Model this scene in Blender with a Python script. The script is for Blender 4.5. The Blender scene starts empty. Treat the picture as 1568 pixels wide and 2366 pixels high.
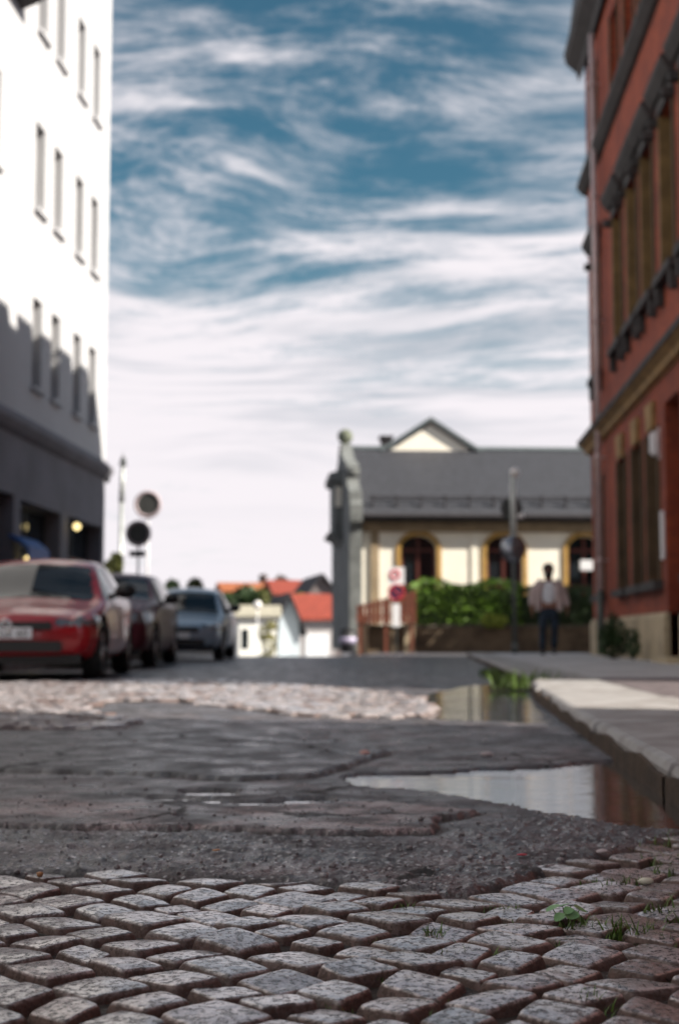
import bpy, bmesh, math, random
import numpy as np
from mathutils import Vector, Matrix

random.seed(7)
SC = bpy.context.scene
COL = SC.collection
R = math.radians

# ------------------------------------------------------------------ camera
EYE = 0.45
PITCH = math.atan(0.0881)
cam_d = bpy.data.cameras.new("camera")
cam_d.lens = 50.0
cam_d.sensor_width = 36.0
cam_d.sensor_fit = 'AUTO'
cam_d.clip_start = 0.05
cam_d.clip_end = 3000
cam_d.dof.use_dof = True
cam_d.dof.focus_distance = 2.2
cam_d.dof.aperture_fstop = 4.5
cam = bpy.data.objects.new("camera", cam_d)
COL.objects.link(cam)
cam.location = (0, 0, EYE)
cam.rotation_euler = (R(90) + PITCH, 0, 0)
SC.camera = cam

# ------------------------------------------------------------------ light
SUN_AZ = R(111.5)      # clockwise from +Y: right of the street and a little behind
SUN_EL = R(35.5)
sun_d = bpy.data.lights.new("sun", 'SUN')
sun_d.energy = 5.0
sun_d.angle = R(0.5)
sun_d.color = (1.0, 0.93, 0.82)
sun = bpy.data.objects.new("sun", sun_d)
COL.objects.link(sun)
sdir = Vector((math.sin(SUN_AZ) * math.cos(SUN_EL), math.cos(SUN_AZ) * math.cos(SUN_EL), math.sin(SUN_EL)))
sun.rotation_euler = sdir.to_track_quat('Z', 'Y').to_euler()
sun.location = (40, -20, 40)

SC.view_settings.view_transform = 'Standard'
SC.view_settings.look = 'None'
SC.view_settings.exposure = 1.0
SC.view_settings.gamma = 1.0


class NT:
    """tiny node helper"""
    def __init__(self, tree):
        self.t = tree
        self.l = tree.links

    def n(self, typ, **kw):
        nd = self.t.nodes.new(typ)
        for k, v in kw.items():
            setattr(nd, k, v)
        return nd

    def put(self, sock, v):
        if hasattr(v, 'is_output') or isinstance(v, bpy.types.NodeSocket):
            self.l.new(v, sock)
        else:
            sock.default_value = v

    def math(self, op, a, b=None, c=None, clamp=False):
        nd = self.n('ShaderNodeMath', operation=op, use_clamp=clamp)
        self.put(nd.inputs[0], a)
        if b is not None: self.put(nd.inputs[1], b)
        if c is not None: self.put(nd.inputs[2], c)
        return nd.outputs[0]

    def noise(self, vec, scale, detail=4, rough=0.55, dist=0.0):
        nd = self.n('ShaderNodeTexNoise')
        if vec is not None: self.l.new(vec, nd.inputs['Vector'])
        nd.inputs['Scale'].default_value = scale
        nd.inputs['Detail'].default_value = detail
        nd.inputs['Roughness'].default_value = rough
        nd.inputs['Distortion'].default_value = dist
        return nd.outputs['Fac']

    def ramp(self, fac, lo, hi, smooth=True):
        nd = self.n('ShaderNodeMapRange')
        nd.interpolation_type = 'SMOOTHSTEP' if smooth else 'LINEAR'
        self.put(nd.inputs[0], fac)
        self.put(nd.inputs[1], lo)
        self.put(nd.inputs[2], hi)
        return nd.outputs[0]

    def mix(self, fac, a, b, mode='MIX'):
        nd = self.n('ShaderNodeMix', data_type='RGBA', blend_type=mode)
        self.put(nd.inputs[0], fac)
        self.put(nd.inputs[6], a)
        self.put(nd.inputs[7], b)
        return nd.outputs[2]

    def mapping(self, vec, scale=(1, 1, 1), rot=(0, 0, 0), loc=(0, 0, 0)):
        nd = self.n('ShaderNodeMapping')
        self.l.new(vec, nd.inputs[0])
        nd.inputs['Scale'].default_value = scale
        nd.inputs['Rotation'].default_value = rot
        nd.inputs['Location'].default_value = loc
        return nd.outputs[0]


def c4(c):
    return (c[0], c[1], c[2], 1.0)


# ------------------------------------------------------------------ sky
def build_world():
    w = bpy.data.worlds.new("World")
    SC.world = w
    w.use_nodes = True
    t = NT(w.node_tree)
    t.t.nodes.clear()
    out = t.n('ShaderNodeOutputWorld')
    bg = t.n('ShaderNodeBackground')
    bg.inputs[1].default_value = 0.1
    sky = t.n('ShaderNodeTexSky', sky_type='NISHITA', sun_disc=False)
    sky.sun_elevation = SUN_EL
    sky.sun_rotation = SUN_AZ
    sky.air_density = 1.0
    sky.dust_density = 0.3
    sky.ozone_density = 2.0
    # darker, tealer blue as a polarised clear sky
    skyc = t.mix(1.0, sky.outputs[0], (0.225, 0.39, 0.365, 1), 'MULTIPLY')
    tc = t.n('ShaderNodeTexCoord')
    sep = t.n('ShaderNodeSeparateXYZ')
    t.l.new(tc.outputs['Generated'], sep.inputs[0])
    x, y, z = sep.outputs
    zz = t.math('MAXIMUM', z, 0.0)
    den = t.math('ADD', zz, 0.16)
    u = t.math('DIVIDE', x, den)
    v = t.math('DIVIDE', y, den)
    cmb = t.n('ShaderNodeCombineXYZ')
    t.l.new(u, cmb.inputs[0]); t.l.new(v, cmb.inputs[1])
    P = cmb.outputs[0]
    # domain warp
    wn = t.n('ShaderNodeTexNoise')
    t.l.new(t.mapping(P, (0.9, 0.9, 1)), wn.inputs['Vector'])
    wn.inputs['Scale'].default_value = 1.0
    wn.inputs['Detail'].default_value = 2
    sub = t.n('ShaderNodeVectorMath', operation='SUBTRACT')
    t.l.new(wn.outputs['Color'], sub.inputs[0]); sub.inputs[1].default_value = (.5, .5, .5)
    scl = t.n('ShaderNodeVectorMath', operation='SCALE')
    t.l.new(sub.outputs[0], scl.inputs[0]); scl.inputs['Scale'].default_value = 0.75
    add = t.n('ShaderNodeVectorMath', operation='ADD')
    t.l.new(P, add.inputs[0]); t.l.new(scl.outputs[0], add.inputs[1])
    PW = add.outputs[0]
    broad = t.noise(t.mapping(PW, (0.75, 1.3, 1), (0, 0, R(-12)), (3.1, 0.4, 0)), 1.15, 7, 0.6, 0.3)
    streak = t.noise(t.mapping(PW, (0.8, 3.0, 1), (0, 0, R(-14)), (1.7, 8.2, 0)), 1.4, 12, 0.68, 0.25)
    fine = t.noise(t.mapping(PW, (3.0, 5.5, 1), (0, 0, R(-22)), (5.7, 1.2, 0)), 2.2, 12, 0.72, 0.3)
    m1 = t.ramp(broad, 0.36, 0.66)
    m2 = t.ramp(streak, 0.40, 0.68)
    m3 = t.ramp(fine, 0.38, 0.72)
    a = t.math('MULTIPLY', m1, 0.45)
    a = t.math('MULTIPLY_ADD', m2, 0.60, a)
    a = t.math('MULTIPLY_ADD', m3, 0.34, a)
    # thicker veil low over the horizon, thin overhead
    low = t.ramp(zz, 0.30, 0.11)
    a = t.math('MULTIPLY_ADD', low, 0.72, a)
    high = t.ramp(zz, 0.45, 0.75)
    a = t.math('MULTIPLY_ADD', high, -0.25, a)
    a = t.math('SUBTRACT', a, 0.10, clamp=True)
    a = t.ramp(a, 0.0, 0.86)
    # cloud body, slightly grey where thick
    gm = t.noise(t.mapping(PW, (0.9, 3.0, 1), (0, 0, R(-6)), (9.3, 4.1, 0)), 1.4, 6, 0.55, 0.2)
    cloud = t.mix(t.math('MULTIPLY', t.ramp(gm, 0.46, 0.70), t.ramp(zz, .06, .20)), (4.75, 4.5, 4.7, 1), (3.0, 3.1, 3.4, 1))
    up = t.ramp(zz, 0.45, 0.8)
    cloud = t.mix(up, cloud, (4.2, 4.2, 4.4, 1))
    colr = t.mix(a, skyc, cloud)
    t.l.new(colr, bg.inputs[0])
    t.l.new(bg.outputs[0], out.inputs[0])


build_world()


# ------------------------------------------------------------------ projection helpers
def ray(px, py):
    xc = (px - 784.0) / 3285.0
    yc = (1182.5 - py) / 3285.0
    f = Vector((0, math.cos(PITCH), math.sin(PITCH)))
    u = Vector((0, -math.sin(PITCH), math.cos(PITCH)))
    return Vector((xc, 0, 0)) + u * yc + f


def at(px, py, Y):
    d = ray(px, py)
    return Vector((0, 0, EYE)) + d * (Y / d.y)


def gnd(px, py, z=0.0):
    d = ray(px, py)
    return Vector((0, 0, EYE)) + d * ((z - EYE) / d.z)


ST = 0.0575            # the street runs a little right of the lens axis


def S(w, s, z=0.0):
    c, n = math.cos(ST), math.sin(ST)
    return Vector((w * c + s * n, s * c - w * n, z))


def tow(X, Y):
    c, n = math.cos(ST), math.sin(ST)
    return X * c - Y * n, X * n + Y * c


# ------------------------------------------------------------------ materials
MATS = {}


def mat(name, col, rough=0.7, var=0.0, vscale=3.0, col2=None, bump=0.0, bscale=40.0, metal=0.0,
        coat=0.0, emit=None, estr=0.0, spec=0.5, stretch=(1, 1, 1), detail=6):
    if name in MATS:
        return MATS[name]
    m = bpy.data.materials.new(name)
    m.use_nodes = True
    t = NT(m.node_tree)
    b = t.t.nodes['Principled BSDF']
    b.inputs['Roughness'].default_value = rough
    b.inputs['Metallic'].default_value = metal
    b.inputs['Specular IOR Level'].default_value = spec
    b.inputs['Coat Weight'].default_value = coat
    b.inputs['Coat Roughness'].default_value = 0.04
    tc = t.n('ShaderNodeTexCoord')
    vec = t.mapping(tc.outputs['Object'], stretch)
    if col2 is None and var > 0:
        col2 = tuple(c * (1 - var) for c in col)
    if col2 is not None:
        f = t.ramp(t.noise(vec, vscale, detail, 0.6), 0.32, 0.68)
        t.l.new(t.mix(f, c4(col), c4(col2)), b.inputs['Base Color'])
    else:
        b.inputs['Base Color'].default_value = c4(col)
    if bump > 0:
        bn = t.n('ShaderNodeBump')
        bn.inputs['Strength'].default_value = 1.0
        bn.inputs['Distance'].default_value = bump
        t.l.new(t.noise(vec, bscale, 6, 0.6), bn.inputs['Height'])
        t.l.new(bn.outputs[0], b.inputs['Normal'])
    if emit is not None:
        b.inputs['Emission Color'].default_value = c4(emit)
        b.inputs['Emission Strength'].default_value = estr
    MATS[name] = m
    return m


def brick_mat(name, c1, c2, mortar, scale=1.0):
    m = bpy.data.materials.new(name)
    m.use_nodes = True
    t = NT(m.node_tree)
    b = t.t.nodes['Principled BSDF']
    b.inputs['Roughness'].default_value = 0.8
    tc = t.n('ShaderNodeTexCoord')
    sp = t.n('ShaderNodeSeparateXYZ')
    t.l.new(tc.outputs['Object'], sp.inputs[0])
    cb = t.n('ShaderNodeCombineXYZ')
    t.l.new(t.math('ADD', sp.outputs[0], sp.outputs[1]), cb.inputs[0])
    t.l.new(sp.outputs[2], cb.inputs[1])
    br = t.n('ShaderNodeTexBrick')
    t.l.new(cb.outputs[0], br.inputs['Vector'])
    br.inputs['Color1'].default_value = c4(c1)
    br.inputs['Color2'].default_value = c4(c2)
    br.inputs['Mortar'].default_value = c4(mortar)
    br.inputs['Scale'].default_value = scale
    br.inputs['Mortar Size'].default_value = 0.008
    br.inputs['Brick Width'].default_value = 0.25
    br.inputs['Row Height'].default_value = 0.077
    f = t.ramp(t.noise(tc.outputs['Object'], 1.3, 6, 0.6), 0.3, 0.7)
    darken = t.mix(f, (1, 1, 1, 1), (0.55, 0.5, 0.5, 1))
    t.l.new(t.mix(1.0, br.outputs['Color'], darken, 'MULTIPLY'), b.inputs['Base Color'])
    bn = t.n('ShaderNodeBump')
    bn.inputs['Distance'].default_value = 0.006
    t.l.new(br.outputs['Fac'], bn.inputs['Height'])
    bn.invert = True
    t.l.new(bn.outputs[0], b.inputs['Normal'])
    return m


M_plaster = mat('white_plaster', (.50, .50, .52), .85, .10, .6, bump=.004, bscale=60)
M_plaster_g = mat('grey_plaster', (.20, .195, .22), .85, .25, .8, bump=.004, bscale=50)
M_stone_dk = mat('dark_stone', (.05, .045, .045), .8, .35, 2.0, bump=.006, bscale=25)
M_shopfr = mat('shop_frame_paint', (.035, .035, .04), .45, .2, 6)
M_glass = mat('window_glass', (.012, .016, .02), .06, spec=.6)
M_shopgl = mat('shop_glass', (.012, .018, .022), .05, spec=.6)
M_frame_w = mat('window_frame_paint', (.22, .20, .16), .5, .15, 8)
M_frame_b = mat('brown_frame_paint', (.06, .035, .02), .5, .3, 8)
M_brick = brick_mat('red_brick', (.42, .070, .018), (.31, .044, .013), (.17, .055, .03))
M_tan = mat('tan_sandstone', (.40, .25, .10), .8, .4, 3.0, bump=.006, bscale=30)
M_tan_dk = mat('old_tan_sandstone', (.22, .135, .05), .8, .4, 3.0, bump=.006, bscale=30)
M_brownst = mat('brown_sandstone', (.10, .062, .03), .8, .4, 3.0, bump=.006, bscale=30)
M_tan_lt = mat('pale_sandstone', (.52, .42, .28), .85, .35, 2.2, bump=.01, bscale=18)
M_zinc = mat('grey_zinc', (.62, .50, .50), .4, .25, 4, metal=.15)
M_lead = mat('lead_grey', (.16, .19, .20), .5, .25, 4, metal=.3)
M_slate = mat('slate_roof', (.045, .046, .056), .7, .35, 5, bump=.02, bscale=12)
M_mansard = mat('mansard_slate', (.03, .032, .036), .55, .3, 6, bump=.02, bscale=14)
M_cream = mat('cream_render', (.93, .87, .75), .85, .08, 1.2, bump=.003, bscale=50)
M_ochre = mat('ochre_trim', (.46, .27, .07), .8, .25, 3)
M_beige = mat('beige_band', (.36, .27, .17), .85, .3, 2.5, bump=.006, bscale=30)
M_gable = mat('weathered_sandstone', (.21, .22, .215), .9, .45, 1.6, bump=.015, bscale=14)
M_mossy = mat('mossy_sandstone', (.20, .22, .16), .9, .4, 3, bump=.015, bscale=14)
M_black = mat('black_plastic', (.012, .012, .013), .5)
M_rubber = mat('rubber', (.018, .018, .018), .85, .2, 20)
M_alloy = mat('alloy', (.45, .45, .48), .3, metal=.9)
M_chrome = mat('chrome', (.8, .8, .82), .12, metal=1.0)
M_lampglass = mat('headlight_glass', (.16, .16, .18), .08, .5, 12, spec=.8, coat=.6)
M_plate = mat('plate_white', (.75, .76, .8), .4)
M_blue = mat('blue_enamel', (.02, .12, .42), .35, .15, 5)
M_signback = mat('sign_back_metal', (.07, .072, .07), .55, .2, 6, metal=.2)
M_signrim = mat('sign_rim', (.42, .34, .36), .5)
M_white = mat('white_paint', (.8, .8, .82), .4, .08, 4)
M_red = mat('sign_red', (.55, .03, .05), .4)
M_pole = mat('galvanised_pole', (.5, .52, .5), .42, .3, 9, metal=.35)
M_poledk = mat('dark_pole', (.07, .08, .075), .5, .3, 9)
M_fence = mat('red_brown_wood', (.17, .045, .022), .75, .4, 7, bump=.004, bscale=30)
M_gwall = mat('garden_wall_stone', (.17, .12, .075), .9, .55, 1.8, bump=.02, bscale=9)
M_orange = mat('orange_tiles', (.42, .13, .045), .8, .3, 4, bump=.02, bscale=18)
M_redroof = mat('red_tiles', (.34, .06, .035), .8, .4, 4, bump=.02, bscale=18)
M_darkroof = mat('dark_roof', (.035, .03, .035), .8, .3, 4)
M_leaf_h = mat('hedge_leaf', (.16, .30, .025), .55, .6, 2.0)
M_leaf_d = mat('dark_leaf', (.035, .07, .018), .6, .5, 3.0)
M_leaf_o = mat('olive_leaf', (.10, .11, .025), .6, .5, 2.0)
M_leaf_far = mat('far_leaf', (.25, .19, .17), .8, .3, 2.0)
M_bark = mat('bark', (.06, .045, .03), .9, .4, 10)
M_grass = mat('grass_blade', (.10, .17, .025), .5, .5, 9)
M_clover = mat('clover_leaf', (.17, .33, .13), .5, .25, 30)
M_lit = mat('lit_lamp', (.9, .7, .3), .4, emit=(1.0, .78, .35), estr=1.1)
M_skin = mat('skin', (.25, .11, .07), .6)
M_skin_dk = mat('face_skin', (.11, .05, .035), .6)
M_hair = mat('hair', (.012, .01, .01), .7)
M_jacket = mat('jacket_cloth', (.60, .48, .47), .85, .25, 8, bump=.004, bscale=25)
M_shirt = mat('shirt_cloth', (.78, .80, .86), .85, .08, 8)
M_jeans = mat('denim', (.008, .011, .018), .85, .4, 9, col2=(.016, .035, .065))
M_shoe = mat('shoe', (.01, .01, .01), .6)


# ------------------------------------------------------------------ object helpers
def tag(o, label=None, cat=None, group=None, kind=None):
    if label: o['label'] = label
    if cat: o['category'] = cat
    if group: o['group'] = group
    if kind: o['kind'] = kind
    return o


def empty(name, loc=(0, 0, 0), rz=0.0, label=None, cat=None, group=None):
    o = bpy.data.objects.new(name, None)
    o.empty_display_size = .2
    COL.objects.link(o)
    o.location = loc
    o.rotation_euler = (0, 0, rz)
    return tag(o, label, cat, group)


def link_mesh(name, me, m, parent=None, smooth=False):
    if isinstance(m, (list, tuple)):
        for q in m: me.materials.append(q)
    elif m is not None:
        me.materials.append(m)
    o = bpy.data.objects.new(name, me)
    COL.objects.link(o)
    if parent is not None:
        o.parent = parent
    if smooth:
        me.polygons.foreach_set('use_smooth', np.ones(len(me.polygons), bool))
    return o


def np_mesh(name, V, F, m, parent=None, smooth=True):
    V = np.asarray(V, np.float32); F = np.asarray(F, np.int32)
    me = bpy.data.meshes.new(name)
    nv, (nf, k) = len(V), F.shape
    me.vertices.add(nv); me.vertices.foreach_set('co', V.ravel())
    me.loops.add(nf * k); me.loops.foreach_set('vertex_index', F.ravel())
    me.polygons.add(nf)
    me.polygons.foreach_set('loop_start', np.arange(nf, dtype=np.int32) * k)
    me.polygons.foreach_set('loop_total', np.full(nf, k, np.int32))
    me.update(calc_edges=True)
    me.validate()
    return link_mesh(name, me, m, parent, smooth)


class MB:
    """mesh builder; coordinates minus origin"""
    def __init__(self, org=(0, 0, 0)):
        self.v = []; self.f = []; self.o = Vector(org)

    def V(self, p):
        self.v.append(tuple(Vector(p) - self.o)); return len(self.v) - 1

    def poly(self, pts):
        self.f.append([self.V(p) for p in pts])
        return self

    def box(self, x0, x1, y0, y1, z0, z1):
        x0, x1 = min(x0, x1), max(x0, x1); y0, y1 = min(y0, y1), max(y0, y1); z0, z1 = min(z0, z1), max(z0, z1)
        i = [self.V((x, y, z)) for z in (z0, z1) for y in (y0, y1) for x in (x0, x1)]
        for q in ((0, 2, 3, 1), (4, 5, 7, 6), (0, 1, 5, 4), (2, 6, 7, 3), (0, 4, 6, 2), (1, 3, 7, 5)):
            self.f.append([i[k] for k in q])
        return self

    def prism(self, pts, axis, a0, a1):
        """extrude 2-D outline pts along axis 'x','y','z'"""
        def P(p, a):
            return {'x': (a, p[0], p[1]), 'y': (p[0], a, p[1]), 'z': (p[0], p[1], a)}[axis]
        n = len(pts)
        A = [self.V(P(p, a0)) for p in pts]; B = [self.V(P(p, a1)) for p in pts]
        self.f.append(A[::-1]); self.f.append(B)
        for k in range(n):
            self.f.append([A[k], A[(k + 1) % n], B[(k + 1) % n], B[k]])
        return self

    def tube(self, p0, p1, r0, r1=None, n=12):
        r1 = r0 if r1 is None else r1
        p0, p1 = Vector(p0), Vector(p1)
        d = (p1 - p0).normalized()
        a = d.orthogonal().normalized(); b = d.cross(a)
        A = []; B = []
        for k in range(n):
            t = 2 * math.pi * k / n
            q = a * math.cos(t) + b * math.sin(t)
            A.append(self.V(p0 + q * r0)); B.append(self.V(p1 + q * r1))
        self.f.append(A[::-1]); self.f.append(B)
        for k in range(n):
            self.f.append([A[k], A[(k + 1) % n], B[(k + 1) % n], B[k]])
        return self

    def sphere(self, c, r, nu=16, nv=10, sz=1.0):
        c = Vector(c); rows = []
        for j in range(nv + 1):
            ph = math.pi * j / nv
            rr = max(math.sin(ph), 1e-3)
            rows.append([self.V(c + Vector((r * rr * math.cos(2 * math.pi * k / nu), r * rr * math.sin(2 * math.pi * k / nu), r * sz * math.cos(ph)))) for k in range(nu)])
        for j in range(nv):
            for k in range(nu):
                self.f.append([rows[j][k], rows[j + 1][k], rows[j + 1][(k + 1) % nu], rows[j][(k + 1) % nu]])
        return self

    def ring(self, c, axis, R0, r, n=28, m=8):
        """torus"""
        c = Vector(c); d = Vector(axis).normalized(); a = d.orthogonal().normalized(); b = d.cross(a)
        rows = []
        for k in range(n):
            t = 2 * math.pi * k / n
            q = a * math.cos(t) + b * math.sin(t)
            rows.append([self.V(c + q * (R0 + r * math.cos(2 * math.pi * j / m)) + d * r * math.sin(2 * math.pi * j / m)) for j in range(m)])
        for k in range(n):
            for j in range(m):
                self.f.append([rows[k][j], rows[(k + 1) % n][j], rows[(k + 1) % n][(j + 1) % m], rows[k][(j + 1) % m]])
        return self

    def build(self, name, m, parent=None, smooth=False, bevel=0.0):
        me = bpy.data.meshes.new(name)
        me.from_pydata(self.v, [], self.f)
        me.update()
        bm = bmesh.new(); bm.from_mesh(me)
        bmesh.ops.recalc_face_normals(bm, faces=bm.faces)
        if bevel > 0:
            bmesh.ops.bevel(bm, geom=[e for e in bm.edges], offset=bevel, segments=2, affect='EDGES', clamp_overlap=True)
        bm.to_mesh(me); bm.free()
        return link_mesh(name, me, m, parent, smooth)


def copy_tree(o, parent=None):
    c = o.copy(); COL.objects.link(c); c.parent = parent
    for ch in list(o.children):
        copy_tree(ch, c)
    return c


# ------------------------------------------------------------------ numpy noise
def vnoise(x, y, seed=0):
    xi = np.floor(x).astype(np.int64); yi = np.floor(y).astype(np.int64)
    fx = x - xi; fy = y - yi
    fx = fx * fx * (3 - 2 * fx); fy = fy * fy * (3 - 2 * fy)

    def h(a, b):
        n = (a * 374761393 + b * 668265263 + seed * 1442695041) & 0xffffffff
        n = ((n ^ (n >> 13)) * 1274126177) & 0xffffffff
        n = (n ^ (n >> 16)) & 0xffff
        return n / 65535.0
    return (h(xi, yi) * (1 - fx) + h(xi + 1, yi) * fx) * (1 - fy) + (h(xi, yi + 1) * (1 - fx) + h(xi + 1, yi + 1) * fx) * fy


def fbm(x, y, s, oct=4, seed=0, gain=.5):
    v = 0; a = 1; tot = 0
    for k in range(oct):
        v = v + a * vnoise(x * s + 17.3 * k, y * s - 9.1 * k, seed + k); tot += a; a *= gain; s *= 2.03
    return v / tot - .5


def inpoly(X, Y, poly):
    r = np.zeros(X.shape, bool)
    n = len(poly)
    for i in range(n):
        x0, y0 = poly[i]; x1, y1 = poly[(i + 1) % n]
        c = (y0 > Y) != (y1 > Y)
        with np.errstate(divide='ignore', invalid='ignore'):
            xi = (x1 - x0) * (Y - y0) / (y1 - y0 + 1e-12) + x0
        r ^= c & (X < xi)
    return r


def polydist(X, Y, poly, closed=True):
    d = np.full(X.shape, 1e9)
    n = len(poly)
    for i in range(n if closed else n - 1):
        x0, y0 = poly[i]; x1, y1 = poly[(i + 1) % n]
        dx, dy = x1 - x0, y1 - y0
        t = np.clip(((X - x0) * dx + (Y - y0) * dy) / (dx * dx + dy * dy + 1e-12), 0, 1)
        d = np.minimum(d, np.hypot(X - x0 - t * dx, Y - y0 - t * dy))
    return d


def sstep(a, b, x):
    t = np.clip((x - a) / (b - a), 0, 1)
    return t * t * (3 - 2 * t)


def gpoly(pts):
    return [tuple(gnd(*p)[:2]) for p in pts]


# ------------------------------------------------------------------ the road
BORDER = gpoly([(-900, 2000), (0, 2022), (300, 2020), (500, 2035), (750, 2045), (1000, 2066), (1080, 2066), (1180, 2040),
                (1300, 2006), (1400, 1978), (1500, 1952), (1568, 1930), (1720, 1885)])
BX = np.array([p[0] for p in BORDER]); BY = np.array([p[1] for p in BORDER])
_o = np.argsort(BX); BX = BX[_o]; BY = BY[_o]
MIDCOB = gpoly([(-900, 1600), (0, 1580), (300, 1571), (600, 1578), (820, 1596), (960, 1612), (1010, 1650), (900, 1662),
                (700, 1656), (560, 1640), (400, 1622), (250, 1622), (200, 1640), (310, 1668), (250, 1690), (0, 1692), (-900, 1730)])
PUD1 = gpoly([(740, 1790), (800, 1812), (1000, 1834), (1200, 1862), (1380, 1898), (1568, 1916), (1800, 1930), (1800, 1700),
              (1480, 1748), (1300, 1768), (1150, 1778), (1000, 1784), (860, 1784)])
PUD2 = gpoly([(905, 1625), (960, 1596), (1050, 1582), (1130, 1576), (1230, 1572), (1300, 1630), (1345, 1668), (1250, 1676), (1120, 1668), (1000, 1664), (900, 1660)])
PUD3 = gpoly([(425, 1832), (440, 1825), (500, 1824), (560, 1829), (545, 1838), (470, 1840)])
PUD4 = gpoly([(240, 1832), (330, 1840), (560, 1843), (790, 1838), (790, 1852), (560, 1856), (330, 1850)])
PUD5 = gpoly([(380, 1896), (400, 1892), (422, 1896), (400, 1902)])
PATCH_A = gpoly([(-900, 1770), (0, 1783), (300, 1790), (560, 1806), (700, 1798), (760, 1784), (900, 1740), (760, 1712), (400, 1690), (-900, 1700)])
PATCH_C = gpoly([(-900, 1905), (0, 1914), (250, 1920), (600, 1924), (760, 1934), (1000, 1930), (1010, 1900), (1120, 1880), (900, 1858),
                 (600, 1868), (250, 1865), (-900, 1800)])
DARK_R = gpoly([(1030, 1925), (1010, 1900), (1130, 1880), (1000, 1850), (1250, 1880), (1400, 1915), (1700, 1935), (1700, 1985), (1500, 1950), (1300, 1960), (1100, 1975)])
WATER_Z = -0.0065


def road_height(X, Y):
    """returns z, tint (0 dark asphalt .. 1 pink worn asphalt), rough amount"""
    yb = np.interp(X, BX, BY)
    wob = .05 * fbm(X, Y, 6, 3, 3)
    db = (Y - yb) + wob
    z = .004 + .007 * fbm(X, Y, .9, 4, 11) + .003 * fbm(X, Y, 3.1, 3, 5)
    tint = .25 + .9 * fbm(X, Y, 1.3, 4, 21)
    # worn pinkish sheet
    wx, wy = X + .05 * fbm(X, Y, 5, 3, 31) + .025 * fbm(X, Y, 33, 3, 32), Y + .09 * fbm(X, Y, 5, 3, 37) + .035 * fbm(X, Y, 33, 3, 33)
    inC = inpoly(wx, wy, PATCH_C); dC = polydist(wx, wy, PATCH_C)
    sC = np.where(inC, sstep(0, .012, dC), 0)
    z += .009 * sC
    tint = np.where(inC, .85 + .8 * fbm(X, Y, 2.2, 4, 41), tint)
    inA = inpoly(wx, wy, PATCH_A); dA = polydist(wx, wy, PATCH_A)
    z += .010 * np.where(inA, sstep(0, .02, dA), 0)
    tint = np.where(inA, .08 + .3 * fbm(X, Y, 1.7, 3, 43), tint)
    inD = inpoly(wx, wy, DARK_R)
    tint = np.where(inD, tint * .35, tint)
    # rough exposed aggregate next to the setts
    rough = 1 - sstep(.55, .8, db + .3 * fbm(X, Y, 2.3, 2, 9))
    rough = np.where(inC, rough * .5, rough)
    tint = np.where((rough > .5) & ~inD, .30 + .5 * fbm(X, Y, 4, 3, 55), tint)
    dg = np.maximum(np.exp(-(dC / .022) ** 2) * ~inC, np.exp(-(dA / .03) ** 2) * ~inA)
    z -= .012 * dg
    # depressions
    inw = np.zeros(X.shape, bool); nearw = np.full(X.shape, 1e9)
    ux, uy = X + .10 * fbm(X, Y, 4, 3, 61) + .03 * fbm(X, Y, 17, 2, 62), Y + .16 * fbm(X, Y, 4, 3, 67) + .05 * fbm(X, Y, 17, 2, 63)
    for P, dep, soft in ((PUD1, .030, .045), (PUD2, .024, .4), (PUD3, .026, .05), (PUD4, .018, .05), (PUD5, .018, .03)):
        ii = inpoly(ux, uy, P); dd = polydist(ux, uy, P)
        z -= dep * np.where(ii, sstep(-.02, soft, dd), 0)
        inw |= ii; nearw = np.minimum(nearw, dd)
    z = np.where(inw, z, np.maximum(z, WATER_Z + .002 + .03 * np.minimum(nearw, .1)))
    tint = np.where(inw | (nearw < .12), tint * .5, tint)
    # grain
    z += .0028 * fbm(X, Y, 12, 4, 91, .6)
    g1 = fbm(X, Y, 55, 3, 71, .6); g2 = vnoise(X * 95, Y * 95, 77) - .5
    near = 1 / (1 + (Y / 6) ** 2)
    z += (.0028 + .006 * rough) * g1 * (.35 + near) + .0035 * rough * np.maximum(g2, -.1) + .010 * rough * np.maximum(vnoise(X * 42, Y * 42, 79) - .55, 0)
    # down into the setts
    dm = polydist(wx, wy, MIDCOB); im = inpoly(wx, wy, MIDCOB)
    wet2 = inpoly(X, Y, PUD2)
    dmid = np.where(im, dm, -dm)
    z = z * sstep(-.02, .03, db) + (-.012 + .010 * fbm(X, Y, 20, 2, 5)) * (1 - sstep(-.02, .03, db))
    kk = sstep(-.03, .05, dmid) * ~wet2
    z = z * (1 - kk) + (-.026 + .008 * fbm(X, Y, 15, 2, 5)) * kk
    darken = np.maximum(np.maximum(1 - sstep(-.02, .03, db), kk), .8 * dg)  # joint dirt, plus painted shade lines along the patch edges
    # kerb gutter: gentle cross-fall
    w = X * math.cos(ST) - Y * math.sin(ST)
    # beyond the crest the road tips downhill on the left
    return z, np.clip(tint, 0, 1), np.clip(rough, 0, 1), darken, w


def grid_faces(nr, nc):
    i = np.arange(nr - 1)[:, None] * nc + np.arange(nc - 1)[None, :]
    return np.stack([i, i + 1, i + nc + 1, i + nc], -1).reshape(-1, 4)


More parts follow.
